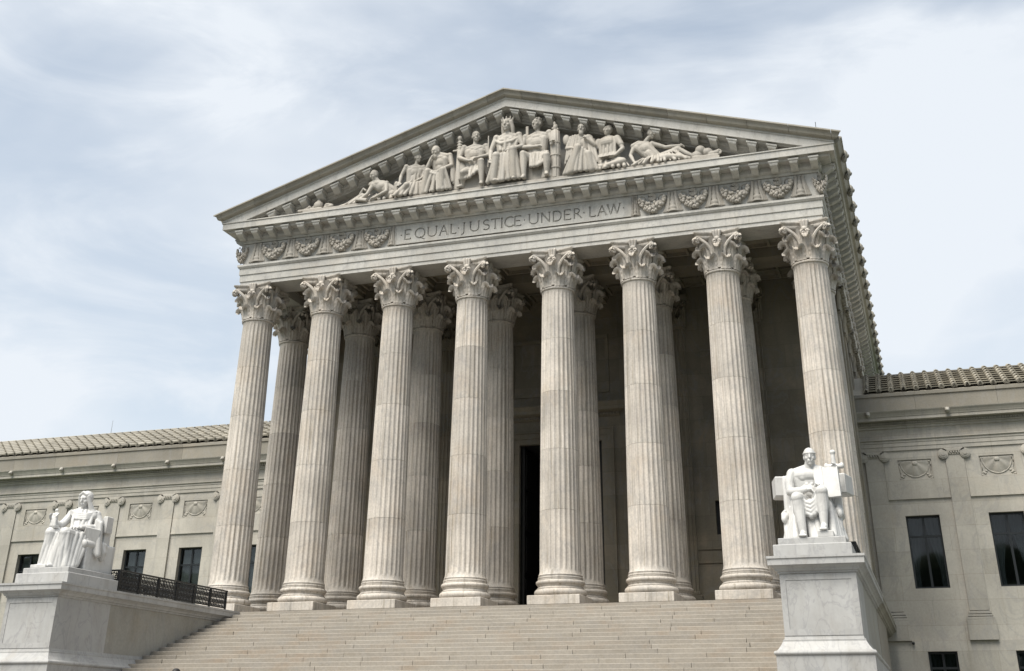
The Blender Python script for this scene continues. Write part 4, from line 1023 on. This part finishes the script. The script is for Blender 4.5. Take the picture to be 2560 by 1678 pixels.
b.folds([(-.12, -.22, .62), (.05, -.26, .6), (.24, -.26, .58)], [(-.1, -.28, .32), (.05, -.34, .28), (.2, -.34, .34)], 8, .035, .045, seed=16); b.chain([(-.22, -.1, .62), (0, -.18, .62), (.22, -.12, .62)], [.045, .05, .045])
b.folds([(.12, -.1, .4), (.28, -.1, .4)], [(.1, -.1, .05), (.34, -.1, .05)], 4, .05, .06, seed=2); fin(b, rt)
rt = pthing('carved_fasces', 'tall round bundle of rods with an axe head in the pediment', 'fasces', 2.0)
q = MB(); rr = .175
prof = [(rr*1.02, 0), (rr*1.02, .5)]
q.loft([[(2.02+(r*(1+.05*math.cos(10*a)))*math.cos(a), PY-.14+(r*(1+.05*math.cos(10*a)))*math.sin(a), PB+z) for a in [2*math.pi*i/80 for i in range(80)]] for r, z in ((.175, 0), (.185, .4), (.185, .46), (.19, 1.0), (.19, 1.55), (.17, 2.02), (.10, 2.08), (.06, 2.1))])
for z in (.42, .95, 1.5): q.lathe([(.19, PB+z-.03), (.215, PB+z-.02), (.215, PB+z+.04), (.19, PB+z+.05)], 24, (2.02, PY-.14))
q.build('rod_bundle', 'relief', rt, 50)
b = Body((2.02, PY-.1, PB), 1.0); b.ell((0, 0, 2.25), (.10, .10, .14)); b.cap((0, -.02, 2.1), (-.02, -.1, 2.42), .06, .05); b.cap((-.1, 0, 2.2), (.08, 0, 2.14), .05); fin(b, rt, 'axe_head')
b = Body((2.02, PY-.1, PB), 1.0); b.ell((.36, .2, 1.66), (.15, .10, .24)); fin(b, rt, 'axe_blade')
# 7 bearded robed man
rt = pthing('pediment_figure', 'bearded robed man seated beside the bundle of rods', 'statue', 3.0)
b = Body((2.98, PY, PB), 1.62, R(-4))
b.box((0, .12, .2), (.28, .12, .2)); b.torso((0, .04, .48), (0, 0, .90), .20, False); b.head((.05, -.05, 1.24), (.12, -1, -.1), hair='short', beard=True); b.cap((0.02, 0, 1.05), (.04, -.03, 1.16), .06, .055)
b.arm((-.21, 0, 1.0), (-.28, -.12, .76), (-.14, -.26, .72), (-.02, -.28, .66), 1); b.arm((.21, 0, 1.0), (.34, -.1, .74), (.22, -.26, .88), (.16, -.28, .96), -1)
kl, kr = Vector((.02, -.42, .66)), Vector((.24, -.34, .46)); b.chain([(-.08, 0, .5), kl], [.12, .09]); b.chain([(.1, 0, .5), kr], [.12, .09]); b.chain([kl, (-.12, -.4, .06)], [.1, .09]); b.chain([kr, (.3, -.3, .06)], [.1, .09])
b.folds([kl+Vector((-.06, 0, .02)), kl+Vector((.06, 0, 0)), kr+Vector((.06, 0, 0))], [(-.34, -.3, .04), (.0, -.46, .04), (.42, -.28, .04)], 13, .04, .055, seed=21)
b.folds([(-.24, -.02, 1.08), (-.1, -.12, 1.08), (.02, -.1, 1.06)], [(-.34, -.1, .3), (-.2, -.24, .5), (0, -.2, .6)], 8, .035, .04, seed=22); b.folds([(.16, -.04, 1.06), (.26, 0, 1.0)], [(.22, -.16, .5), (.42, -.1, .2)], 5, .035, .05, seed=23)
fin(b, rt)
# 8 tunic man with book
rt = pthing('pediment_figure', 'broad seated man in a tunic with a tablet on his lap', 'statue', 4.1)
b = Body((4.1, PY, PB), 1.55, R(-8))
b.box((0, .12, .12), (.3, .12, .12)); b.torso((0, .04, .36), (0, .0, .80), .22, False); b.head((.02, -.04, 1.16), (-.7, -.8, .0), hair='short'); b.cap((0.0, 0, .95), (.01, -.02, 1.07), .062, .056)
b.ell((0, -.02, .82), (.23, .15, .17)); b.cap((-.16, -.02, .4), (.16, -.02, .4), .14)
b.arm((-.22, 0, .90), (-.32, -.12, .60), (-.26, -.32, .34), (-.2, -.40, .28), 1, 1.1); b.arm((.22, 0, .90), (.36, -.1, .56), (.22, -.32, .36), (.08, -.36, .36), -1, 1.1); b.cap((-.22, 0, .90), (-.28, -.06, .72), .09, .08); b.cap((.22, 0, .90), (.31, -.06, .70), .09, .08)
b.chain([(-.1, 0, .3), (-.36, -.2, .18), (-.1, -.36, .1)], [.12, .10, .07]); b.chain([(.1, 0, .3), (.36, -.2, .18), (.05, -.38, .1)], [.12, .10, .07])
b.folds([(-.2, -.12, .9), (0, -.16, .94), (.2, -.12, .9)], [(-.2, -.16, .36), (0, -.2, .34), (.2, -.16, .36)], 8, .03, .034, seed=25); b.folds([(-.4, -.1, .22), (0, -.3, .26), (.4, -.1, .22)], [(-.5, -.2, .03), (0, -.46, .03), (.5, -.2, .03)], 12, .04, .05, seed=26)
b.box((0, -.36, .36), (.15, .10, .012), Matrix.Rotation(.4, 3, 'X')); b.ell((-.38, .12, .95), (.08, .06, .14)); fin(b, rt)
# 9 reclining nude on the right
rt = pthing('pediment_figure', 'reclining bare man stretched out at the right end of the pediment', 'statue', 5.8)
b = Body((5.55, PY, PB), 1.5, 0)
b.torso((.20, .02, .18), (-.06, .0, .58), .2, True); b.head((.16, -.06, .93), (.75, -.7, -.35), hair='short'); b.cap((.02, -.02, .74), (.10, -.04, .84), .06, .054)
b.arm((-.24, .02, .66), (-.34, -.06, .38), (-.24, -.28, .12), (-.1, -.32, .08), 1, 1.05); b.arm((.16, .04, .66), (.46, .0, .50), (.76, -.02, .50), (.9, -.04, .46), -1, 1.05)
b.chain([(.2, .04, .2), (.5, .0, .30), (.74, -.02, .40)], [.12, .10, .075]); b.chain([(.74, -.02, .40), (.92, -.02, .24), (1.12, -.04, .1), (1.26, -.08, .06)], [.07, .07, .045, .035]); b.chain([(.2, -.06, .14), (.5, -.24, .16), (.8, -.22, .12), (1.0, -.2, .06)], [.12, .095, .07, .04])
b.folds([(-.1, -.2, .2), (.3, -.24, .26), (.7, -.14, .34)], [(-.3, -.34, .03), (.3, -.4, .03), (1.0, -.26, .03)], 12, .03, .045, seed=28); fin(b, rt)
rt = pthing('carved_bundle', 'carved sack and scroll heap in the far right corner of the pediment', 'carving', 7.7)
b = Body((7.65, PY, PB), 1.0); b.ell((-.02, 0, .42), (.2, .17, .2)); b.ell((.22, 0, .30), (.2, .16, .18)); b.ell((-.15, 0, .2), (.24, .18, .2)); b.cap((.3, -.08, .18), (.52, -.1, .22), .11, .10); b.chain([(.58+.09*math.cos(R(i*45)), -.1, .24+.09*math.sin(R(i*45))) for i in range(9)], [.035]*9); b.box((.15, -.02, .04), (.5, .2, .08))
b.chain([(-.3, -.05, .1), (-.5, -.05, .2), (-.42, -.05, .05)], [.05, .04, .05]); fin(b, rt, 'sack')

Body.sx = 1.0; Body.sy = 1.0
# ---------------------------------------------------------------- statue on the right: seated man with tablet and sword
def stat_base(root, s):
    cx = s*10.925
    MB().bbox(cx-.91, cx+.91, -10.32, -7.96, -.003, .30, .015).build('base_block', 'white', root)
    MB().bbox(cx-.79, cx+.79, -10.2, -8.02, .298, .46, .015).build('base_step', 'white', root)
SVX = .0145
rt = thing('statue', 'white marble statue of a seated bare-chested man with tablet and sword', 'statue', (10.925, -9.2, 0), 'seated statues beside the steps')
stat_base(rt, 1)
K = 1.53; BX, BY, BZ = 10.925, -9.02, .46
b = Body((BX, BY, BZ), K); b.hs = 1.2
b.torso((.0, .03, .64), (.01, -.0, 1.02), .27, True); b.ell((.01, -.02, 1.07), (.27, .13, .12)); b.ell((.0, -.02, .80), (.19, .145, .16))
b.head((.05, -.06, 1.365), (.10, -1, -.02), hair='band'); b.cap((.02, .01, 1.12), (.045, -.03, 1.30), .10, .082)
for k in (-1, 1): b.cap((.03, .0, 1.21), (.01+.25*k, .02, 1.12), .07, .085)
# his right arm folded across the lap, left arm behind the tablet
b.ell((-.265, .01, 1.10), (.098, .098, .11)); b.chain([(-.27, .0, 1.10), (-.315, -.03, .96), (-.315, -.08, .82)], [.088, .086, .07]); b.chain([(-.315, -.09, .81), (-.20, -.22, .79), (-.05, -.30, .80)], [.07, .072, .052]); b.hand((-.05, -.30, .80), (.1, -.33, .80), (0, -.3, -.9), 1, .02)
b.ell((.285, .02, 1.10), (.098, .098, .11)); b.chain([(.29, .02, 1.10), (.36, .05, .94), (.40, .0, .84)], [.088, .08, .066]); b.chain([(.40, .0, .84), (.44, -.12, 1.0), (.455, -.17, 1.09)], [.066, .06, .048]); b.hand((.455, -.17, 1.09), (.45, -.20, 1.24), (-.7, -.5, 0), -1, .02)
b.hand((.12, -.34, .85), (.26, -.42, .86), (0, -.3, -.9), -1)
for sg, kn, an, toe in ((-1, (-.185, -.47, .65), (-.135, -.52, .10), (-.125, -.74, .04)), (1, (.215, -.50, .73), (.20, -.53, .20), (.195, -.74, .125))):
    hp = Vector((.12*sg, .0, .60)); kn, an, toe = Vector(kn), Vector(an), Vector(toe)
    b.chain([hp, hp.lerp(kn, .5), kn], [.14, .132, .098]); b.ell(kn+Vector((0, -.012, -.01)), (.088, .08, .09))
    b.chain([kn, kn.lerp(an, .33)+Vector((0, .03, 0)), kn.lerp(an, .66)+Vector((0, .01, 0)), an], [.088, .098, .074, .058]); b.ell(kn.lerp(an, .33)+Vector((.02*sg, .05, 0)), (.085, .08, .13))
    b.chain([an+Vector((0, .05, -.045)), an+Vector((0, -.06, -.03)), toe], [.058, .06, .04])
    for i in range(5): b.cap(toe+Vector((.022*(i-2), .02, -.005)), toe+Vector((.024*(i-2), -.05, -.012)), .019, .015)
# kilt hung between the knees
for j in range(4): b.chain([(-.13, -.44, .66-.045*j), (-.06, -.45, .585-.058*j), (.02, -.46, .555-.062*j), (.09, -.47, .60-.055*j), (.14, -.47, .70-.045*j)], [.03, .032, .034, .032, .03])
b.folds([(-.12, -.30, .62), (.02, -.26, .62), (.15, -.34, .66)], [(-.08, -.40, .42), (.02, -.42, .36), (.12, -.44, .44)], 7, .05, .05, seed=31)
b.folds([(-.09, -.30, .44), (.11, -.34, .44)], [(-.03, -.38, .03), (.14, -.40, .03)], 6, .05, .06, seed=33)
# cloth over the left shoulder and falling from the seat
b.folds([(.10, -.05, 1.20), (.20, -.02, 1.19)], [(.12, -.24, .80), (.22, -.22, .80)], 5, .04, .042, seed=35, amp=.3)
b.folds([(-.26, -.16, .64), (-.31, .02, .66)], [(-.24, -.42, .05), (-.44, -.06, .04)], 8, .05, .07, seed=36)
b.folds([(.28, -.2, .66), (.32, .02, .68)], [(.30, -.46, .05), (.46, -.06, .04)], 8, .05, .07, seed=37)
b.folds([(-.26, .16, 1.12), (-.42, .18, 1.08)], [(-.28, .06, .5), (-.40, .1, .5)], 5, .05, .06, seed=39)
fuse(b.mb, 'figure', 'statue', rt, .0135, 1)
b = Body((BX, BY, BZ), K); b.box((0, .24, .3), (.36, .36, .30)); b.box((0, .40, .74), (.33, .10, .36)); fuse(b.mb, 'seat', 'statue', rt, .03, 1)
for sg in (-1, 1):
    q = MB(); q.bbox(-.15, .15, -.30, .30, -.25, .25, .03); o = q.build('chair_back_end', 'statue', rt); o.location = (BX+sg*.80, BY+.50, 1.92); o.rotation_euler.z = R(-14)*sg
    b = Body((BX, BY, BZ), K); z_ = 0 if sg < 0 else .05
    b.cap((sg*.41, -.02, .44+z_), (sg*.41, .34, .46), .065, .08); b.ell((sg*.425, -.10, .43+z_), (.068, .085, .075)); b.ell((sg*.445, -.17, .38+z_), (.046, .05, .07)); b.chain([(sg*.425, -.14, .50+z_), (sg*.47, -.10, .47+z_), (sg*.475, -.12, .38+z_)], [.03, .028, .025]); b.box((sg*.40, .14, .2), (.045, .2, .2)); b.chain([(sg*.41, -.10, .34), (sg*.425, -.15, .2), (sg*.41, -.16, .03)], [.06, .045, .055]); fuse(b.mb, 'chair_arm', 'statue', rt, .016, 1)
MB().bbox(BX-.72, BX+.72, BY+.46, BY+.74, 1.74, 2.10, .02).build('chair_back_bar', 'statue', rt)
q = MB(); q.bbox(-.19, .19, -.05, .05, 0, .77, .012); tb = q.build('tablet', 'statue', rt); tb.location = (BX+.58, BY-.40, 1.47); tb.rotation_euler = (R(-10), R(-3), R(-8))
b = Body((BX+.66, BY-.16, 0), 1.0); b.cap((0, 0, 2.28), (0, 0, 2.56), .06, .05); b.ell((0, 0, 2.62), (.075, .07, .065)); b.cap((-.17, 0, 2.27), (.17, 0, 2.27), .06, .06); b.ell((-.19, 0, 2.28), (.06, .06, .08)); b.ell((.19, 0, 2.28), (.06, .06, .08)); b.box((0, 0, 1.7), (.10, .035, .62)); fuse(b.mb, 'sword', 'statue', rt, .016, 1)
MB().bbox(BX+.16, BX+.52, -10.19, -9.72, .458, .60, .01).build('foot_block', 'statue', rt)

# ---------------------------------------------------------------- statue on the left: seated hooded woman
rt = thing('statue', 'white marble statue of a seated hooded woman holding a small figure', 'statue', (-10.925, -9.2, 0), 'seated statues beside the steps')
stat_base(rt, -1)
BX = -10.95; BY = -8.95; b = Body((BX, BY, BZ), K, R(-9)); b.hs = 1.28
c = Body((BX, BY, BZ), K, R(24)); c.mb = b.mb; c.hs = 1.26            # chest turned towards the steps
c.torso((.0, .05, .62), (.0, .11, 1.02), .23, False); c.ell((0, .08, 1.08), (.23, .12, .11)); c.ell((0, .03, .80), (.18, .15, .17))
c.head((.0, .04, 1.385), (-.55, -1, -.22), (-.04, -.06, 1), hair='hood'); c.cap((.0, .10, 1.12), (.0, .06, 1.30), .085, .075)
for k in (-1, 1): c.ell((.09*k, -.0, 1.03), (.085, .075, .07)); c.cap((0, .1, 1.20), (.22*k, .1, 1.12), .075, .08)
c.ell((-.24, .1, 1.10), (.09, .09, .10)); c.chain([(-.24, .1, 1.10), (-.33, .02, .94), (-.38, -.10, .86)], [.085, .08, .066])
c.ell((.25, .1, 1.09), (.095, .095, .105)); c.chain([(.25, .1, 1.09), (.33, .08, .94), (.35, .02, .83)], [.09, .09, .074]); c.chain([(.35, .02, .83), (.22, -.16, .82), (.08, -.24, .82)], [.074, .066, .046]); c.hand((.08, -.24, .82), (-.06, -.28, .80), (0, -.4, -.8), -1, .02)
el = b.m.inverted() @ (c.p((-.38, -.10, .86))-b.b)/K
b.chain([el, el.lerp(Vector((-.27, -.50, .92)), .5), (-.27, -.50, .92)], [.066, .062, .045]); b.hand((-.27, -.50, .92), (-.26, -.58, 1.02), (.5, -.3, .3), 1, .02)
b.folds([el+Vector((-.02, .1, .02)), el+Vector((0, -.1, .02)), (-.26, -.38, .9)], [(-.30, .0, .62), (-.32, -.22, .66), (-.26, -.34, .70)], 8, .045, .05, seed=46)
# folds across the breast and from shoulder to lap
c.folds([(-.20, .02, 1.16), (.0, -.03, 1.17), (.2, .02, 1.16)], [(-.15, -.11, .78), (.02, -.15, .75), (.18, -.11, .78)], 10, .036, .042, seed=44, amp=.35)
for j in range(4): c.chain([(-.24, .02, 1.17-.02*j), (-.08, -.09-.01*j, 1.10-.035*j), (.10, -.09-.01*j, 1.09-.035*j), (.25, .02, 1.15-.03*j)], [.022, .022, .022, .022])
c.cap((-.16, -.06, .90), (.17, -.06, .90), .03)
kl, kr = Vector((-.17, -.56, .68)), Vector((.17, -.52, .66)); b.chain([(-.1, 0, .62), kl], [.15, .115]); b.chain([(.1, 0, .62), kr], [.15, .115]); b.chain([kl, (-.20, -.54, .08)], [.11, .09]); b.chain([kr, (.13, -.54, .08)], [.11, .09])
b.folds([kl+Vector((-.09, .0, .0)), kl+Vector((.0, -.05, .03)), kl.lerp(kr, .5)+Vector((0, .06, -.02)), kr+Vector((0, -.05, .03)), kr+Vector((.09, 0, .0))], [(-.34, -.44, .03), (-.22, -.64, .03), (-.03, -.58, .03), (.12, -.62, .03), (.30, -.48, .03)], 18, .036, .05, seed=41, amp=.5)
b.folds([(.22, -.50, .64), (.26, -.2, .68), (.28, 0, .70)], [(.30, -.52, .04), (.36, -.38, .04), (.36, -.26, .10)], 8, .045, .06, seed=42, amp=.5)
b.folds([(-.24, -.5, .66), (-.26, -.2, .68)], [(-.36, -.4, .04), (-.38, -.2, .04)], 6, .05, .065, seed=43)
for j in range(5): b.chain([(-.22, -.46+.09*j, .78+.01*j), (0, -.40+.08*j, .71+.015*j), (.22, -.42+.08*j, .77+.01*j)], [.026, .034, .026])
b.folds([(.30, .1, .98), (.42, .14, .9)], [(.36, .12, .40), (.46, .16, .3)], 6, .05, .06, seed=47)
b.chain([(-.21, -.64, .045), (-.22, -.76, .035)], [.055, .04]); b.chain([(.11, -.62, .045), (.10, -.74, .035)], [.055, .04])
fuse(b.mb, 'figure', 'statue', rt, .0135, 1)
b = Body((BX, BY, BZ), K, R(-3)); b.box((.02, .26, .27), (.36, .42, .27)); b.box((0, .46, .70), (.32, .10, .36)); fuse(b.mb, 'seat', 'statue', rt, .03, 1)
b = Body((BX, BY, BZ), K, R(-3)); b.cap((.33, -.14, .50), (.38, .30, .50), .075, .085); b.chain([(.40, .22, .5), (.43, .26, .38), (.41, .28, .26)], [.09, .08, .05]); b.ell((.33, -.2, .5), (.08, .05, .08)); fuse(b.mb, 'chair_arm', 'statue', rt, .016, 1)
q = MB(); q.bbox(-.22, .22, -.05, .05, -.24, .24, .015); bk = q.build('book', 'statue', rt); bk.location = (BX+.52, BY-.12, BZ+1.0); bk.rotation_euler = (R(14), R(8), R(48))
MB().bbox(BX+.46, BX+.62, BY+.42, BY+.72, 1.62, 2.12, .02).build('chair_back_end', 'statue', rt); MB().bbox(BX-.62, BX-.46, BY+.42, BY+.72, 1.62, 2.12, .02).build('chair_back_end', 'statue', rt)
MB().bbox(BX-.47, BX+.47, BY+.48, BY+.68, 1.66, 2.02, .02).build('chair_back_bar', 'statue', rt)
b = Body((BX-.33, BY-.80, 1.66), .37)           # the small figure in her hand
b.hs = 1.3
b.cap((0, 0, .1), (0, 0, .75), .24, .20); b.ell((0, 0, .95), (.24, .17, .2)); b.head((0, -.02, 1.30), (-.3, -1, 0), hair='long'); b.cap((0, 0, 1.1), (0, 0, 1.24), .09); b.cap((-.24, 0, 1.05), (-.22, -.14, .75), .08, .07); b.cap((.24, 0, 1.05), (.18, -.17, .8), .08, .07); b.box((0, 0, .02), (.30, .24, .12)); b.folds([(-.2, -.14, .7), (.2, -.14, .7)], [(-.26, -.2, .08), (.26, -.2, .08)], 6, .07, .08)
fuse(b.mb, 'small_figure', 'statue', rt, .013, 1)
MB().bbox(BX-.55, BX-.02, -10.19, -9.8, .458, .55, .01).build('foot_block', 'statue', rt)

# ---------------------------------------------------------------- black lattice railings on the cheek blocks
def railing(s, label):
    x_in, x_out, yf, yi, yo, H_ = s*10.03, s*11.80, -7.90, -1.72, -1.05, .635
    root = thing('railing', label, 'railing', (s*10.9, -4.5, 0), 'lattice railings beside the porch')
    def run(p, q_, cells):
        p, q_ = Vector(p), Vector(q_); d = (q_-p); L = d.length; d /= L; n_ = Vector((-d.y, d.x, 0)); up = Vector((0, 0, 1)); c0 = .075; rows = 3; ch = (H_-.06-c0)/rows; cw = L/cells
        top = MB(); top.loft([[x+n_*a+up*z for a, z in ((-.032, H_-.045), (.032, H_-.045), (.04, H_-.01), (.03, H_), (-.03, H_), (-.04, H_-.01))] for x in (p-d*.03, q_+d*.03)]); top.build('top_rail', 'black', root)
        bt = MB(); bt.loft([[x+n_*a+up*z for a, z in ((-.02, c0-.03), (.02, c0-.03), (.02, c0+.01), (-.02, c0+.01))] for x in (p, q_)]); bt.build('bottom_rail', 'black', root)
        def bar(mb_, a, b, w=.009):
            a, b = Vector(a), Vector(b); e = (b-a).normalized(); t = n_.cross(e)*w
            mb_.loft([[x+t+n_*w, x-t+n_*w, x-t-n_*w, x+t-n_*w] for x in (a, b)])
        npan = max(1, round(L/1.03)); per = cells/npan
        for j in range(npan):
            lat = MB(); i0, i1 = round(j*per), round((j+1)*per)
            for i in range(i0, i1):
                for r_ in range(rows):
                    a = p+d*cw*i+up*(c0+ch*r_); b = a+d*cw; a2, b2 = a+up*ch, b+up*ch; m = (a+b2)/2
                    bar(lat, a, b2); bar(lat, b, a2); bar(lat, (a+b)/2, (a2+b2)/2, .010); bar(lat, a, a2)
                    if r_ < rows-1: bar(lat, a2, b2, .014)
            o_ = lat.build('lattice_panel', 'black', root); o_['kind'] = 'stuff'
        for j in range(npan+1):
            c = p+d*L*j/npan; MB().loft([[c+d*a*.028+n_*b_*.028+up*z for a, b_ in ((-1, -1), (1, -1), (1, 1), (-1, 1))] for z in (-.002, H_-.03)]).build('post', 'black', root)
    run((x_in, yf, 0), (x_in, yi, 0), 36); run((x_out, yf, 0), (x_out, yo, 0), 40); run((x_in+s*.06, yf, 0), (x_out-s*.06, yf, 0), 10)
railing(-1, 'black metal lattice railing behind the seated hooded woman'); railing(1, 'black metal lattice railing behind the seated bare-chested man')

# ---------------------------------------------------------------- small things
sc_ = thing('security_camera', 'small black security camera on the right wing wall under the ledge', 'camera', (12.66, YW-.06, -.62))
MB().bbox(12.62, 12.70, YW-.10, YW-.058, -.60, -.52, .008).build('mount', 'wing', sc_)
q = MB(); q.ell((12.66, YW-.14, -.62), (.055, .055, .055), seg=16, rg=10); q.build('lens_dome', 'black', sc_, 60)
PX_ = .38
pt = thing('person', 'dark-haired person at the bottom edge, only the top of the head showing', 'person', (PX_, -20.05, LZ-.42))
b = Body((PX_, -20.05, LZ-.42), .921)
b.torso((0, 0, .95), (0, 0, 1.36), .20, False); b.cap((0, 0, 1.45), (0, -.01, 1.56), .055)
for k in (-1, 1):
    b.chain([(.10*k, 0, .92), (.11*k, -.02, .5), (.11*k, .01, .09)], [.10, .07, .05]); b.chain([(.11*k, .03, .05), (.12*k, -.14, .04)], [.045, .035]); b.arm((.2*k, 0, 1.42), (.25*k, .03, 1.12), (.24*k, -.05, .88), (.24*k, -.07, .76), -k)
fuse(b.mb, 'body', 'cloth', pt, .015, 2)
b = Body((PX_, -20.05, LZ-.42), .921); b.hs = 1; b.head((0, -.01, 1.68), (.2, -1, 0), hair='none'); fuse(b.mb, 'face', 'skin', pt, .008, 2)
b = Body((PX_, -20.05, LZ-.42), .921); b.ell((0, .02, 1.725), (.092, .105, .105)); b.ell((0, .06, 1.66), (.085, .07, .09)); fuse(b.mb, 'hair', 'hair', pt, .01, 2)

# ---------------------------------------------------------------- unseen park trees behind the viewer and on both flanks, added to darken the porch
rw = random.Random(11); q = MB()
for i in range(64):
    x = -150+300*i/63+rw.uniform(-2, 2); y = -82-rw.uniform(0, 16)-.0012*x*x*.0; h = rw.uniform(15, 22)
    q.capsule((x, y, GZ), (x, y, GZ+h*.5), .45, .3, 6)
    for k in range(7):
        q.ell((x+rw.uniform(-3.5, 3.5), y+rw.uniform(-3, 3), GZ+h*rw.uniform(.35, .85)), (rw.uniform(2.2, 3.6), rw.uniform(2.2, 3.6), rw.uniform(1.8, 3.0)), seg=9, rg=6)
for sx_ in (-1, 1):
    for i in range(16):
        y = -62+i*(5.2 if sx_ > 0 else 3.4); x = sx_*(50+rw.uniform(0, 10)); h = rw.uniform(12, 17)
        q.capsule((x, y, GZ), (x, y, GZ+h*.5), .4, .3, 6)
        for k in range(6): q.ell((x+rw.uniform(-3, 3), y+rw.uniform(-3, 3), GZ+h*rw.uniform(.35, .85)), (rw.uniform(2.2, 3.4), rw.uniform(2.2, 3.4), rw.uniform(1.8, 2.8)), seg=9, rg=6)
po = q.build('added_shade_trees', 'leaf'); po['kind'] = 'stuff'; po['label'] = 'unseen green park trees added round the plaza and behind the viewer to block low sky light'
